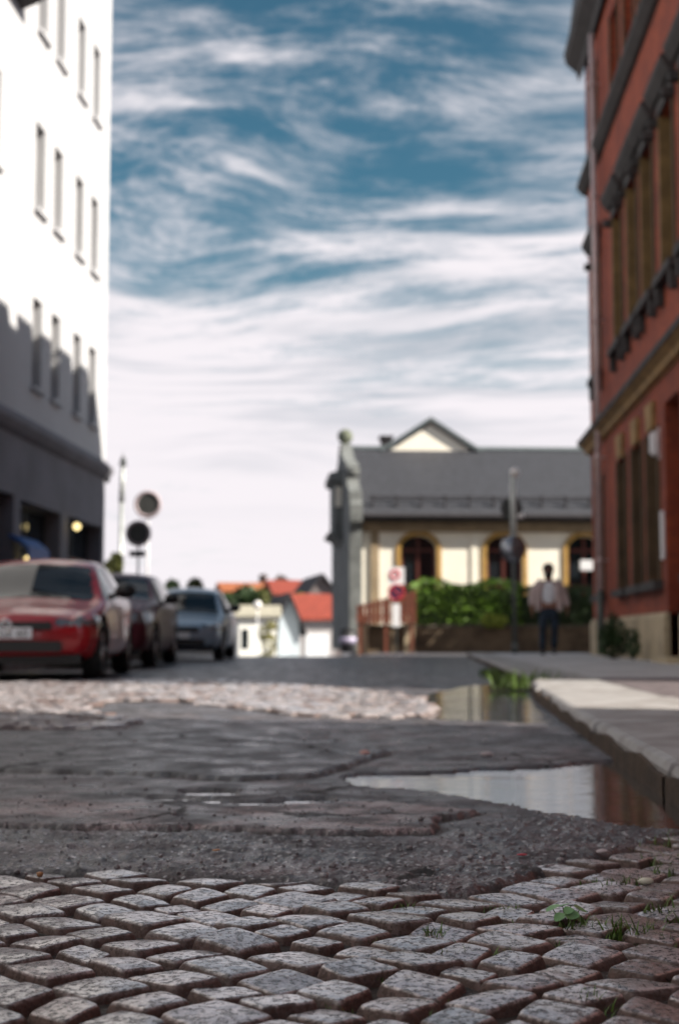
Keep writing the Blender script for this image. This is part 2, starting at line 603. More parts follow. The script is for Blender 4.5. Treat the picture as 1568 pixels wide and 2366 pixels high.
def road_material():
    m = bpy.data.materials.new('worn_asphalt')
    m.use_nodes = True
    t = NT(m.node_tree)
    b = t.t.nodes['Principled BSDF']
    tc = t.n('ShaderNodeTexCoord')
    P = tc.outputs['Object']
    at_ = t.n('ShaderNodeAttribute'); at_.attribute_name = 'ground_mix'
    sp = t.n('ShaderNodeSeparateColor'); t.l.new(at_.outputs['Color'], sp.inputs[0])
    tint, rough, darken = sp.outputs
    n1 = t.noise(P, 180, 3, .7)
    n2 = t.noise(P, 40, 4, .6)
    dark = t.mix(t.ramp(n1, .4, .62), (.020, .020, .024, 1), (.15, .145, .16, 1))
    pink = t.mix(t.ramp(n1, .38, .62), (.11, .07, .068, 1), (.44, .33, .325, 1))
    c = t.mix(tint, dark, pink)
    bl = t.ramp(t.noise(P, 7, 6, .65), .42, .58)
    c = t.mix(t.math('MULTIPLY', bl, .8), c, (.022, .020, .023, 1))
    bl2 = t.ramp(t.noise(t.mapping(P, (1, 1, 1), (0, 0, .4), (4, 2, 0)), 2.6, 6, .65), .47, .60)
    c = t.mix(t.math('MULTIPLY', bl2, .6), c, (.024, .022, .026, 1))
    ve = t.n('ShaderNodeTexVoronoi', feature='DISTANCE_TO_EDGE'); ve.inputs['Scale'].default_value = 1.1
    wv = t.n('ShaderNodeVectorMath', operation='ADD'); t.l.new(P, wv.inputs[0])
    wn = t.n('ShaderNodeTexNoise'); t.l.new(P, wn.inputs['Vector']); wn.inputs['Scale'].default_value = 3.0; wn.inputs['Detail'].default_value = 5
    ws = t.n('ShaderNodeVectorMath', operation='SCALE'); t.l.new(wn.outputs['Color'], ws.inputs[0]); ws.inputs['Scale'].default_value = .5
    t.l.new(ws.outputs[0], wv.inputs[1]); t.l.new(wv.outputs[0], ve.inputs['Vector'])
    crack = t.math('MULTIPLY', t.ramp(ve.outputs['Distance'], .022, .006), t.ramp(t.noise(P, 1.1, 2), .45, .55))
    c = t.mix(crack, c, (.008, .008, .009, 1))
    # pale aggregate in the rough strip
    vo = t.n('ShaderNodeTexVoronoi'); t.l.new(P, vo.inputs['Vector']); vo.inputs['Scale'].default_value = 58
    chip = t.math('MULTIPLY', t.ramp(vo.outputs['Distance'], .42, .18), rough)
    sc = t.n('ShaderNodeSeparateColor'); t.l.new(vo.outputs['Color'], sc.inputs[0])
    chipc = t.mix(sc.outputs[0], (.02, .02, .025, 1), (.60, .58, .60, 1))
    c = t.mix(t.math('MULTIPLY', chip, t.ramp(sc.outputs[1], .25, .6)), c, chipc)
    c = t.mix(darken, c, t.mix(n2, (.012, .009, .007, 1), (.032, .021, .015, 1)))
    t.l.new(c, b.inputs['Base Color'])
    rg = t.ramp(t.noise(P, 5, 6, .65), .35, .65)
    r = t.math('MULTIPLY_ADD', rg, .42, .24)
    r = t.math('MULTIPLY_ADD', crack, .4, r)
    r = t.math('MULTIPLY_ADD', darken, .3, r, clamp=True)
    r = t.math('MULTIPLY_ADD', chip, -.3, r, clamp=True)
    t.l.new(r, b.inputs['Roughness'])
    b.inputs['Specular IOR Level'].default_value = .7
    bn = t.n('ShaderNodeBump'); bn.inputs['Distance'].default_value = .004
    h = t.math('ADD', t.noise(P, 130, 4, .7), t.math('MULTIPLY', chip, .6))
    t.l.new(h, bn.inputs['Height'])
    t.l.new(bn.outputs[0], b.inputs['Normal'])
    return m


def build_road():
    nr, nc = 560, 460
    dep = 1.0 / np.linspace(1 / 1.25, 1 / 33.6, nr)          # finer close by, coarser far off
    dep = np.concatenate([[.5, .9], dep])
    tt = np.concatenate([np.linspace(-2.6, -.31, 80), np.linspace(-.30, .30, nc), np.linspace(.31, .9, 40)])
    X = dep[:, None] * tt[None, :]; Y = np.repeat(dep[:, None], len(tt), 1)
    w, s = tow(X, Y)
    # keep inside the two kerbs
    w = np.clip(w, -5.6, 1.35)
    X = w * math.cos(ST) + s * math.sin(ST); Y = s * math.cos(ST) - w * math.sin(ST)
    z, tint, rough, darken, _ = road_height(X, Y)
    V = np.stack([X, Y, z], -1).reshape(-1, 3)
    F = grid_faces(*X.shape)
    # drop faces collapsed by the clamp
    p = V[F]
    area = np.abs(np.cross(p[:, 2, :2] - p[:, 0, :2], p[:, 3, :2] - p[:, 1, :2]))
    keep = area > 1e-9
    o = np_mesh('road', V, F[keep], None)
    me = o.data
    at_ = me.color_attributes.new('ground_mix', 'FLOAT_COLOR', 'POINT')
    colv = np.stack([tint, rough, darken, np.ones_like(tint)], -1).reshape(-1, 4).astype(np.float32)
    if len(me.vertices) == len(colv):
        at_.data.foreach_set('color', colv.ravel())
    me.materials.append(road_material())
    tag(o, kind='structure')


build_road()


def water(name, poly, grow=0.1):
    m = MATS.get('puddle_water')
    if m is None:
        m = mat('puddle_water', (.014, .012, .011), .015, spec=1.0, coat=1.0)
        m.node_tree.nodes['Principled BSDF'].inputs['Coat Roughness'].default_value = .01
    P = np.array(poly)
    x0, y0 = P.min(0) - grow; x1, y1 = P.max(0) + grow
    ny = int(min(900, max(30, (y1 - y0) / .006))); nx = int(max(12, (x1 - x0) / .05))
    Y, X = np.meshgrid(np.linspace(y0, y1, ny), np.linspace(x0, x1, nx), indexing='ij')
    w, s = tow(X, Y)
    kw = np.interp(s, KS, KW) + .02
    w = np.minimum(w, kw)
    X = w * math.cos(ST) + s * math.sin(ST); Y = s * math.cos(ST) - w * math.sin(ST)
    # light wind ripples, crests across the view
    amp = .00072
    Z = WATER_Z + amp * (2 * fbm(X * .10, Y, 16, 2, 5) + .7 * np.sin(2 * math.pi * Y / .052 + 3 * fbm(X * .2, Y, 3, 2, 9)))
    o = np_mesh(name, np.stack([X, Y, Z], -1).reshape(-1, 3), grid_faces(ny, nx), m)
    tag(o, kind='structure')
    return o


KS = [0, 5, 11.9, 12.2, 20, 30]; KW = [.70, .70, .86, .98, 1.0, 1.05]


def kerb_w(s):
    return float(np.interp(s, [0, 5, 11.9, 12.2, 20, 30], [.70, .70, .86, .98, 1.0, 1.05]))


water('puddle', PUD1, .12)
water('puddle', PUD2, .2)
water('puddle', PUD3, .03)
water('puddle', PUD4, .05)
water('puddle', PUD5, .03)


# ------------------------------------------------------------------ setts
def sett_material():
    m = bpy.data.materials.new('granite_setts')
    m.use_nodes = True
    t = NT(m.node_tree)
    b = t.t.nodes['Principled BSDF']
    tc = t.n('ShaderNodeTexCoord'); P = tc.outputs['Object']
    at_ = t.n('ShaderNodeAttribute'); at_.attribute_name = 'stone_mix'
    sp = t.n('ShaderNodeSeparateColor'); t.l.new(at_.outputs['Color'], sp.inputs[0])
    hue, val, side = sp.outputs
    sp1 = t.noise(P, 260, 3, .75)
    sp2 = t.noise(P, 90, 6, .72)
    grey = t.mix(t.ramp(sp1, .35, .65), (.22, .21, .22, 1), (.60, .575, .60, 1))
    red = t.mix(t.ramp(sp1, .35, .65), (.19, .12, .115, 1), (.54, .42, .41, 1))
    c = t.mix(hue, grey, red)
    vv = t.n('ShaderNodeCombineXYZ')
    k = t.math('MULTIPLY_ADD', val, .6, .7)
    for q in range(3): t.l.new(k, vv.inputs[q])
    c = t.mix(1.0, c, vv.outputs[0], 'MULTIPLY')
    pits = t.ramp(sp2, .505, .445)
    c = t.mix(t.math('MULTIPLY', pits, .85), c, (.022, .020, .022, 1))
    c = t.mix(t.math('MULTIPLY', side, .9), c, t.mix(sp2, (.022, .010, .006, 1), (.12, .042, .020, 1)))
    t.l.new(c, b.inputs['Base Color'])
    b.inputs['Specular IOR Level'].default_value = 1.0
    cw = t.math('MULTIPLY', t.math('SUBTRACT', 1.0, side), t.math('SUBTRACT', 1.0, pits))
    b.inputs['Coat IOR'].default_value = 1.8
    t.l.new(cw, b.inputs['Coat Weight'])
    b.inputs['Coat Roughness'].default_value = .20
    r = t.math('MULTIPLY_ADD', sp2, .35, .12)
    r = t.math('MULTIPLY_ADD', side, .4, r, clamp=True)
    t.l.new(r, b.inputs['Roughness'])
    bn = t.n('ShaderNodeBump'); bn.inputs['Distance'].default_value = .0009
    h = t.math('MULTIPLY_ADD', pits, -.8, t.math('ADD', t.math('MULTIPLY', sp1, .5), sp2))
    t.l.new(h, bn.inputs['Height'])
    t.l.new(bn.outputs[0], b.inputs['Normal'])
    return m


M_sett = sett_material()


def setts(name, test, bounds, pitch, length, ang, hi_test, nhi, nlo, seed, top=.004, gap=.006, hue_k=1.0):
    rng = np.random.default_rng(seed)
    ca, sa = math.cos(ang), math.sin(ang)
    x0, x1, y0, y1 = bounds
    corners = [(x * ca + y * sa, -x * sa + y * ca) for x in (x0, x1) for y in (y0, y1)]
    a0, a1 = min(c[0] for c in corners), max(c[0] for c in corners)
    b0, b1 = min(c[1] for c in corners), max(c[1] for c in corners)
    VV = []; FF = []; CC = []; off = 0
    b = b0; row = 0
    while b < b1:
        ph = pitch * rng.uniform(.9, 1.12)
        a = a0 + rng.uniform(0, length)
        while a < a1:
            L = length * rng.uniform(.78, 1.28)
            cxa, cyb = a + L / 2, b + ph / 2
            # slow arc in the rows
            arc = .10 * math.sin(cxa * 1.3 + .4) * pitch / .11
            cx, cy = cxa * ca - (cyb + arc) * sa, cxa * sa + (cyb + arc) * ca
            if x0 < cx < x1 and y0 < cy < y1 and test(cx, cy):
                n = nhi if hi_test(cx, cy) else nlo
                q = np.linspace(-1, 1, n)
                q = np.sign(q) * (1 - (1 - np.abs(q)) ** 1.35)
                U, W = np.meshgrid(q, q)
                mx = np.maximum(np.abs(U), np.abs(W)); pw = rng.uniform(6.0, 12.0)
                ee = (np.abs(U) ** pw + np.abs(W) ** pw) ** (1 / pw)
                k = np.where(ee > 1e-6, mx / np.maximum(ee, 1e-6), 1)
                U2, W2 = U * k, W * k
                j = rng.uniform(-.013, .013, (4, 2)) * pitch / .11
                g = gap * rng.uniform(.7, 1.4)
                hx, hy = L / 2 - g / 2, ph / 2 - g / 2
                sh = rng.uniform(-.16, .16) * pitch
                wts = [(1 - U2) * (1 - W2) / 4, (1 + U2) * (1 - W2) / 4, (1 + U2) * (1 + W2) / 4, (1 - U2) * (1 + W2) / 4]
                cr = np.array([(-hx, -hy), (hx, -hy), (hx, hy), (-hx, hy)]) + j
                la = sum(wt * c[0] for wt, c in zip(wts, cr)) + sh * W2
                lb = sum(wt * c[1] for wt, c in zip(wts, cr))
                A = cxa + la; Bq = cyb + lb + arc
                X = A * ca - Bq * sa; Y = A * sa + Bq * ca
                e = mx
                edge = rng.uniform(.76, .88)
                z = top + rng.normal(0, .0022) + rng.normal(0, .035) * la + rng.normal(0, .035) * lb
                z = z - rng.uniform(.000, .004) * (U2 ** 2 + W2 ** 2) * .6
                d = np.clip((e - edge) / (1 - edge), 0, 1)
                z = z - .021 * d ** 2.2
                sd = rng.integers(0, 9999)
                z = z + .0042 * fbm(X, Y, 14, 4, int(sd)) * (1 - d * .3) + .0008 * fbm(X, Y, 110, 2, 3)
                VV.append(np.stack([X, Y, z], -1).reshape(-1, 3))
                FF.append(grid_faces(n, n) + off); off += n * n
                hue = np.clip(rng.beta(1.1, 1.6) + .25 * (cx > .15), 0, 1) * hue_k
                side = sstep(.03, .35, d)
                cc = np.stack([np.full_like(z, hue), np.full_like(z, rng.uniform(.2, .95)), side, np.ones_like(z)], -1)
                CC.append(cc.reshape(-1, 4))
            a += L
        b += ph; row += 1
    V = np.concatenate(VV); F = np.concatenate(FF); Cc = np.concatenate(CC).astype(np.float32)
    o = np_mesh(name, V, F, None)
    at_ = o.data.color_attributes.new('stone_mix', 'FLOAT_COLOR', 'POINT')
    if len(o.data.vertices) == len(Cc):
        at_.data.foreach_set('color', Cc.ravel())
    o.data.materials.append(M_sett)
    tag(o, kind='structure')
    return o


def near_test(x, y):
    w, s = tow(x, y)
    return y < np.interp(x, BX, BY) + .025 and w < kerb_w(s) - .03


setts('cobblestone_pavement', near_test, (-2.2, 1.1, .95, 4.2), .094, .102, R(-45),
      lambda x, y: abs(x / y) < .28 and y > 1.45, 30, 10, 5)
_mid = np.array(MIDCOB)


def mid_test(x, y):
    return bool(inpoly(np.array([x]), np.array([y]), MIDCOB)[0])


setts('cobblestone_pavement', mid_test, (-5.4, 1.0, 6.0, 16.0), .150, .17, R(-48),
      lambda x, y: False, 9, 9, 9, top=.024, gap=.036, hue_k=.25)


# ------------------------------------------------------------------ pavements, terrain
M_granite = mat('kerb_granite', (.38, .37, .365), .55, .35, 5, bump=.006, bscale=60, col2=(.22, .20, .19))
M_pave_dk = mat('pavement_mosaic', (.17, .14, .145), .6, .5, 9, bump=.012, bscale=26)
M_pave_lt = mat('pavement_concrete', (.55, .54, .55), .6, .35, 1.2, bump=.006, bscale=40)
M_kerbside = mat('kerb_side', (.075, .045, .026), .8, .5, 9, bump=.01, bscale=30)


def build_kerb():
    mb = MB(); s = .2
    rnd = random.Random(3)
    cuts = [1.6, 4.15, 6.1, 8.6, 10.4, 12.1, 14.2, 16.3, 18.4, 20.6, 22.7, 24.8, 27, 29.1, 31.2, 33.0]
    for s0, s1 in zip(cuts[:-1], cuts[1:]):
        zt = .10 + rnd.uniform(-.008, .006)
        k0, k1 = kerb_w(s0 + .05), kerb_w(s1 - .05)
        d = rnd.uniform(-.012, .012)
        g = .026
        lo = [S(k0 + d, s0 + g), S(1.50, s0 + g), S(1.50, s1 - g), S(k1 + d, s1 - g)]
        pts = []
        # chamfered worn top: bottom ring, ring below arris, top ring
        for inset, z in ((0, -.2), (0.0, zt - .03), (.012, zt - .008), (.035, zt)):
            c = sum(lo, Vector()) / 4
            ring = []
            for q in lo:
                w_, s_ = tow(q.x, q.y); cw, cs = tow(c.x, c.y)
                v = S(w_ - math.copysign(inset, w_ - cw), s_ - math.copysign(inset, s_ - cs), z)
                ring.append(mb.V(v))
            pts.append(ring)
        for a, b in zip(pts[:-1], pts[1:]):
            for k in range(4):
                mb.f.append([a[k], a[(k + 1) % 4], b[(k + 1) % 4], b[k]])
        mb.f.append(pts[-1])
    o = mb.build('kerb', M_granite)
    tag(o, kind='structure')
    # brown edge band: the riser is darker than the top (a slim course set 3 mm proud)
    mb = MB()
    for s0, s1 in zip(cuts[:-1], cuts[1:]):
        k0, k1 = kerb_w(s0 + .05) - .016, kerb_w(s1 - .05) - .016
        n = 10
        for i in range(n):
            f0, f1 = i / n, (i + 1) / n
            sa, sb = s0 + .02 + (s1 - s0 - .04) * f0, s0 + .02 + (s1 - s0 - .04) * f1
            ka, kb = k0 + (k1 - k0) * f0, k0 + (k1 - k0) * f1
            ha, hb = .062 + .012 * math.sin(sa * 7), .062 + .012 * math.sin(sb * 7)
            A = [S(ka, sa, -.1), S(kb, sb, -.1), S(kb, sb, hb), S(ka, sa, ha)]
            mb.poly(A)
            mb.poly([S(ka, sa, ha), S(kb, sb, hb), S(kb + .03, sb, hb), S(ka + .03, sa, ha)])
    tag(mb.build('kerb', M_kerbside), kind='structure')


build_kerb()


def strip(name, w0, w1, s0, s1, z, m, ds=.5, amp=.006, seed=1, dw=.3):
    ns = max(2, int((s1 - s0) / ds)); nw = max(2, int((w1 - w0) / dw))
    s = np.linspace(s0, s1, ns); w = np.linspace(w0, w1, nw)
    Sg, Wg = np.meshgrid(s, w, indexing='ij')
    c, n = math.cos(ST), math.sin(ST)
    X = Wg * c + Sg * n; Y = Sg * c - Wg * n
    Z = z + amp * 2 * fbm(X, Y, 1.1, 3, seed)
    o = np_mesh(name, np.stack([X, Y, Z], -1).reshape(-1, 3), grid_faces(ns, nw), m)
    tag(o, kind='structure')
    return o


strip('pavement', 1.5, 3.62, -2, 13.0, .088, M_pave_dk, .25, .008, 3, .15)
strip('pavement', 1.5, 3.62, 13.0, 33.0, .090, M_pave_lt, .4, .006, 4)
strip('pavement', -8.05, -5.5, -8, 36.5, .10, M_pave_dk, .6, .004, 6)
mbk = MB(); mbk.prism([(-5.5, -.1), (-5.36, -.1), (-5.36, .105), (-5.5, .105)], 'y', -8, 36.5)
ko = mbk.build('kerb', M_granite); ko.rotation_euler = (0, 0, -ST); tag(ko, kind='structure')


def ground_z(X, Y):
    left = 1 - sstep(-1.5, 1.2, X)
    drop = -np.clip(Y - 33.5, 0, 80) * .055 * left
    far = -np.clip(Y - 62, 0, 60) * .06 * (1 - left)
    return drop + far


def build_ground():
    ys = np.concatenate([[-60, -20, 0, 10, 20, 30, 33.55, 33.75], np.linspace(34.2, 62, 50), np.linspace(64, 130, 34), [160, 220, 320, 500, 900, 1500]])
    xs = np.concatenate([[-900, -400, -200, -120, -80, -50, -35, -25, -18], np.linspace(-14, 14, 57), [18, 25, 35, 50, 80, 120, 200, 400, 900]])
    Y, X = np.meshgrid(ys, xs, indexing='ij')
    Z = ground_z(X, Y) + .012 * fbm(X, Y, .8, 3, 8)
    w = X * math.cos(ST) - Y * math.sin(ST)
    Z = np.where(Y < 33.6, -.14, Z)
    m = mat('junction_asphalt', (.075, .072, .085), .6, .5, .8, bump=.008, bscale=40, col2=(.13, .12, .125))
    o = np_mesh('ground', np.stack([X, Y, Z], -1).reshape(-1, 3), grid_faces(*X.shape), m)
    tag(o, kind='structure')


build_ground()


# ------------------------------------------------------------------ facade helper (plane w = const, s along, z up)
def facade(mb, w, nx, s0, s1, z0, z1, holes, depth):
    """front skin with openings and reveals; nx = +1/-1 outward direction in w"""
    ss = sorted({s0, s1, *[h[0] for h in holes], *[h[1] for h in holes]})
    zs = sorted({z0, z1, *[h[2] for h in holes], *[h[3] for h in holes]})
    for a, b in zip(ss[:-1], ss[1:]):
        for c, d in zip(zs[:-1], zs[1:]):
            ms, mz = (a + b) / 2, (c + d) / 2
            if any(h[0] < ms < h[1] and h[2] < mz < h[3] for h in holes):
                continue
            mb.poly([(w, a, c), (w, b, c), (w, b, d), (w, a, d)])
    e = w - nx * depth
    for a, b, c, d in holes:
        mb.poly([(w, a, c), (e, a, c), (e, a, d), (w, a, d)])
        mb.poly([(w, b, c), (e, b, c), (e, b, d), (w, b, d)])
        mb.poly([(w, a, c), (e, a, c), (e, b, c), (w, b, c)])
        mb.poly([(w, a, d), (e, a, d), (e, b, d), (w, b, d)])


def street_window(root, org, w, nx, a, b, c, d, depth, frame_m, glass_m, sill_m=None, cross=True):
    e = w - nx * depth
    fr = MB(org); t = .06
    f0, f1 = e + nx * .012, e - nx * .05
    fr.box(f0, f1, a, a + t, c, d); fr.box(f0, f1, b - t, b, c, d)
    fr.box(f0, f1, a + t, b - t, c, c + t); fr.box(f0, f1, a + t, b - t, d - t, d)
    if cross:
        m = (a + b) / 2
        fr.box(f0 - nx * .006, f1, m - .03, m + .03, c + t, d - t)
        h = c + (d - c) * .68
        fr.box(f0 - nx * .009, f1, a + t, m - .03, h - .025, h + .025)
        fr.box(f0 - nx * .009, f1, m + .03, b - t, h - .025, h + .025)
    fo = fr.build('window', frame_m, root)
    g = MB(org)
    g.box(e - nx * .022, e - nx * .03, a + .02, b - .02, c + .02, d - .02)
    g.build('pane', glass_m, fo)
    if sill_m is not None:
        si = MB(org)
        si.box(w + nx * .10, w - nx * .02, a - .08, b + .08, c - .09, c - .003)
        si.build('sill', sill_m, fo)
    return fo


# ------------------------------------------------------------------ white building (left)
def white_building():
    W, E = -8.0, 35.5
    org = Vector((W, E, 0))
    root = empty('white_building', S(W, E), -ST, 'tall white plastered building with narrow windows and dark shop front on the left', 'building')
    cols = [24.2, 25.7, 28.95, 30.45, 32.4, 33.95]
    floors = [(5.62, 7.5), (9.4, 11.25), (13.25, 15.1)]
    hw = .36
    holes = [(c - hw, c + hw, a, b) for c in cols for a, b in floors if not (c < 28 and a > 13)]
    shops = [(24.6, 27.5, .55, 3.25), (28.0, 31.15, .55, 3.2), (31.85, 35.2, .55, 3.2)]
    mb = MB(org)
    facade(mb, W, 1, -14, E, 4.55, 18.2, holes, .28)
    # end wall, back, top
    mb.poly([(W, E, 4.55), (W - 11, E, 4.55), (W - 11, E, 18.2), (W, E, 18.2)])
    mb.poly([(W - 11, E, 0), (W - 11, -14, 0), (W - 11, -14, 18.2), (W - 11, E, 18.2)])
    mb.poly([(W, -14, 4.55), (W - 11, -14, 4.55), (W - 11, -14, 18.2), (W, -14, 18.2)])
    mb.build('wall', M_plaster, root)
    mb = MB(org)
    facade(mb, W - .003, 1, -14, E, 0, 4.55, shops, .35)
    mb.poly([(W, E, 0), (W - 11, E, 0), (W - 11, E, 4.55), (W, E, 4.55)])
    mb.build('ground_floor_wall', M_plaster_g, root)
    mb = MB(org)
    mb.prism([(W - .02, 4.42), (W + .10, 4.5), (W + .19, 4.64), (W + .19, 4.74), (W + .04, 4.86), (W - .02, 4.94)], 'y', -14, E + .17)
    mb.build('string_course', M_plaster_g, root)
    mb = MB(org)
    mb.prism([(W - .02, 17.9), (W + .5, 18.25), (W + .5, 18.4), (W - 5.5, 21.5), (W - 11.4, 18.4), (W - 11.4, 18.2), (W - .02, 18.2)], 'y', -14, E + .3)
    mb.build('roof', M_mansard, root)
    for c in cols:
        for a, b in floors:
            if c < 28 and a > 13: continue
            street_window(root, org, W, 1, c - hw, c + hw, a, b, .28, M_frame_w, M_glass, M_plaster)
    for (a, b, c, d) in shops:
        fo = street_window(root, org, W, 1, a, b, c, d, .35, M_shopfr, M_shopgl, None)
        fo.name = 'shop_window'
    # little balcony high on the facade
    b = MB(org)
    b.prism([(W - .02, 13.05), (W + .35, 13.2), (W + .85, 13.5), (W + .85, 13.66), (W - .02, 13.66)], 'y', 24.4, 27.3)
    bo = b.build('balcony', M_stone_dk, root)
    b = MB(org)
    for y in np.arange(24.5, 27.3, .14):
        b.tube((W + .8, y, 13.66), (W + .8, y, 14.55), .012, n=6)
    b.tube((W + .8, 24.4, 14.57), (W + .8, 27.3, 14.57), .028, n=8)
    for y in (24.42, 27.28):
        b.tube((W, y, 14.57), (W + .8, y, 14.57), .028, n=8)
        for x in np.arange(.1, .8, .14):
            b.tube((W + x, y, 13.66), (W + x, y, 14.57), .012, n=6)
    b.build('railing', M_black, bo)
    return root


white_building()


def street_thing(name, w, s, z, label, cat, group=None):
    return empty(name, S(w, s, z), -ST, label, cat, group)


# shop-front fittings
t = street_thing('shop_awning', -7.98, 28.1, .92, 'blue valance strip in the dark shop window above the red car', 'awning')
b = MB()
b.prism([(-.06, 1.55), (.10, 1.50), (.34, 1.30), (.36, 1.02), (.33, 1.02), (.30, 1.27), (-.06, 1.5)], 'y', -.75, .75)
b.build('valance', M_blue, t)
b = MB(); b.tube((.32, -.75, 1.01), (.32, .75, 1.01), .02); b.build('front_bar', M_pole, t)
t = street_thing('shop_lamp', -7.95, 28.5, 1.22, 'square yellow lit box lamp under the blue valance', 'lamp')
b = MB(); b.box(-.02, .2, -.3, .3, .56, .86); b.build('light_box', M_lit, t, bevel=.03)
b = MB(); b.box(-.06, -.022, -.33, .33, .53, .89); b.build('back_plate', M_shopfr, t)
t = street_thing('wall_lamp', -8.0, 31.75, 2.95, 'small round yellow lamp glowing at the last shop window', 'lamp')
b = MB(); b.sphere((.22, 0, 0), .085); b.build('globe', M_lit, t, True)
b = MB(); b.tube((-.12, 0, .16), (.22, 0, .18), .018); b.tube((.22, 0, .18), (.22, 0, .12), .05, .07); b.build('bracket', M_black, t)
t = street_thing('hanging_lantern', -8.25, 35.5, 4.55, 'small dark funnel shaped lantern on a bracket at the white building corner', 'lantern')
b = MB(); b.tube((0, .0, .42), (.12, .85, .42), .016); b.tube((.0, .0, .15), (.09, .6, .42), .012); b.build('bracket', M_black, t)
b = MB(); b.tube((.12, .82, .20), (.12, .82, .30), .13, .04); b.tube((.12, .82, -.1), (.12, .82, .2), .06, .12); b.tube((.12, .82, .3), (.12, .82, .42), .015); b.build('lantern_body', M_shopfr, t)


# ------------------------------------------------------------------ red brick building (right)
def red_building():
    W, E = 3.6, 30.2
    org = Vector((W, E, 0))
    root = empty('red_brick_building', S(W, E), -ST, 'tall red brick building with tan window surrounds on the right', 'building')
    gcols = [28.75, 25.6, 23.8, 22.2, 18.6, 16.9, 15.2]
    hw = .52
    holes = [(c - hw, c + hw, 1.30, 3.65) for c in gcols] + [(19.85, 21.1, .12, 3.9)]
    u1 = [(c - hw, c + hw, 5.75, 8.2) for c in gcols + [20.4]]
    u2 = [(c - hw, c + hw, 10.45, 12.1) for c in gcols + [20.4]]
    mb = MB(org)
    facade(mb, W, -1, 11.3, E, .80, 12.9, [h for h in holes if h[2] > 1] + [(19.85, 21.1, .80, 3.9)] + u1 + u2, .26)
    mb.poly([(W, E, 0), (W + 12, E, 0), (W + 12, E, 12.9), (W, E, 12.9)])
    mb.poly([(W + 12, E, 0), (W + 12, 11.3, 0), (W + 12, 11.3, 12.9), (W + 12, E, 12.9)])
    mb.poly([(W, 11.3, 0), (W + 12, 11.3, 0), (W + 12, 11.3, 12.9), (W, 11.3, 12.9)])
    mb.build('wall', M_brick, root)
    mb = MB(org)
    for a, bb in ((11.3, 19.85), (21.1, E + .06)):
        mb.prism([(W + .02, 0), (W - .07, 0), (W - .07, .74), (W - .02, .82), (W + .02, .82)], 'y', a, bb)
    mb.build('plinth', M_tan_lt, root)
    mb = MB(org)
    mb.prism([(W + .02, 4.30), (W - .10, 4.34), (W - .12, 4.42), (W - .24, 4.50), (W + .02, 4.502)], 'y', 11.3, E + .22)
    mb.build('string_course', M_tan, root)
    mb = MB(org)
    mb.prism([(W + .02, 4.505), (W - .26, 4.505), (W - .27, 4.60), (W - .1, 4.72), (W + .02, 4.74)], 'y', 11.3, E + .24)
    mb.build('string_course', M_stone_dk, root)
    mb = MB(org)
    mb.prism([(W + .02, 9.95), (W - .08, 9.98), (W - .2, 10.12), (W - .2, 10.22), (W - .04, 10.3), (W + .02, 10.3)], 'y', 11.3, E + .16)
    mb.build('string_course', M_stone_dk, root)
    mb = MB(org)
    mb.prism([(W + .02, 12.9), (W - .10, 12.6), (W - .15, 12.8), (W - .38, 13.02), (W - .42, 13.22), (W + .02, 13.22)], 'y', 11.3, E + .36)
    mb.build('cornice', M_stone_dk, root)
    mb = MB(org)
    mb.prism([(W - .36, 13.225), (W - .10, 15.2), (W + 2.0, 15.6), (W + 12.4, 15.0), (W + 12.6, 13.225)], 'y', 11.3, E + .3)
    ro = mb.build('roof', M_mansard, root)
    for k, y in enumerate(np.arange(17.6, 30.0, 1.66)):
        mb = MB(org)
        mb.box(W - .24, W + 1.2, y - .45, y + .45, 13.6, 15.26)
        mb.box(W - .30, W + 1.3, y - .54, y + .54, 15.263, 15.36)
        d_ = mb.build('dormer', M_mansard, ro)
        g = MB(org); g.box(W - .255, W - .243, y - .33, y + .33, 13.8, 15.0); g.build('pane', M_glass, d_)
    def win(c, z0, z1, floor):
        fo = street_window(root, org, W, -1, c - hw, c + hw, z0, z1, .26, M_frame_b, M_glass, None)
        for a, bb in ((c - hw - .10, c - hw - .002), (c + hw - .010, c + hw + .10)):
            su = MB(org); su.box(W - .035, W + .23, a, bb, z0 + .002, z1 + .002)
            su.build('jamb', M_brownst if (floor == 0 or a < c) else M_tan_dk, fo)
        si = MB(org)
        si.box(W - .15, W + .03, c - hw - .2, c + hw + .2, z0 - .13, z0 - .003)
        if floor == 1:
            for q in (c - hw - .05, c + hw + .05):
                si.box(W - .12, W + .02, q - .07, q + .07, z0 - .42, z0 - .132)
        si.build('sill', M_stone_dk, fo)
        if floor == 0:
            k = MB(org)
            k.prism([(c - .24, z1 + .004), (c + .24, z1 + .004), (c + .33, z1 + .42), (c - .33, z1 + .42)], 'x', W - .07, W + .02)
            k.build('keystone', M_tan, fo)
        else:
            h = MB(org)
            h.box(W - .05, W + .02, c - hw - .16, c + hw + .16, z1 + .005, z1 + .20)
            h.prism([(W + .02, z1 + .203), (W - .10, z1 + .22), (W - .20, z1 + .36), (W - .22, z1 + .44), (W + .02, z1 + .50)], 'y', c - hw - .26, c + hw + .26)
            for q in (c - hw - .1, c + hw + .1):
                h.box(W - .18, W + .02, q - .07, q + .07, z1 - .12, z1 + .003)
            h.build('hood', M_stone_dk, fo)
    for c in gcols:
        win(c, 1.30, 3.65, 0)
    for c in gcols + [20.4]:
        win(c, 5.75, 8.2, 1)
        fo = street_window(root, org, W, -1, c - hw, c + hw, 10.45, 12.1, .26, M_frame_b, M_glass, None)
        for a, bb in ((c - hw - .10, c - hw - .002), (c + hw + .002, c + hw + .10)):
            su = MB(org); su.box(W - .035, W + .26, a, bb, 10.452, 12.098)
            su.build('jamb', M_brownst, fo)
    # door
    d = MB(org)
    d.box(W + .22, W + .27, 19.87, 21.08, .12, 3.1)
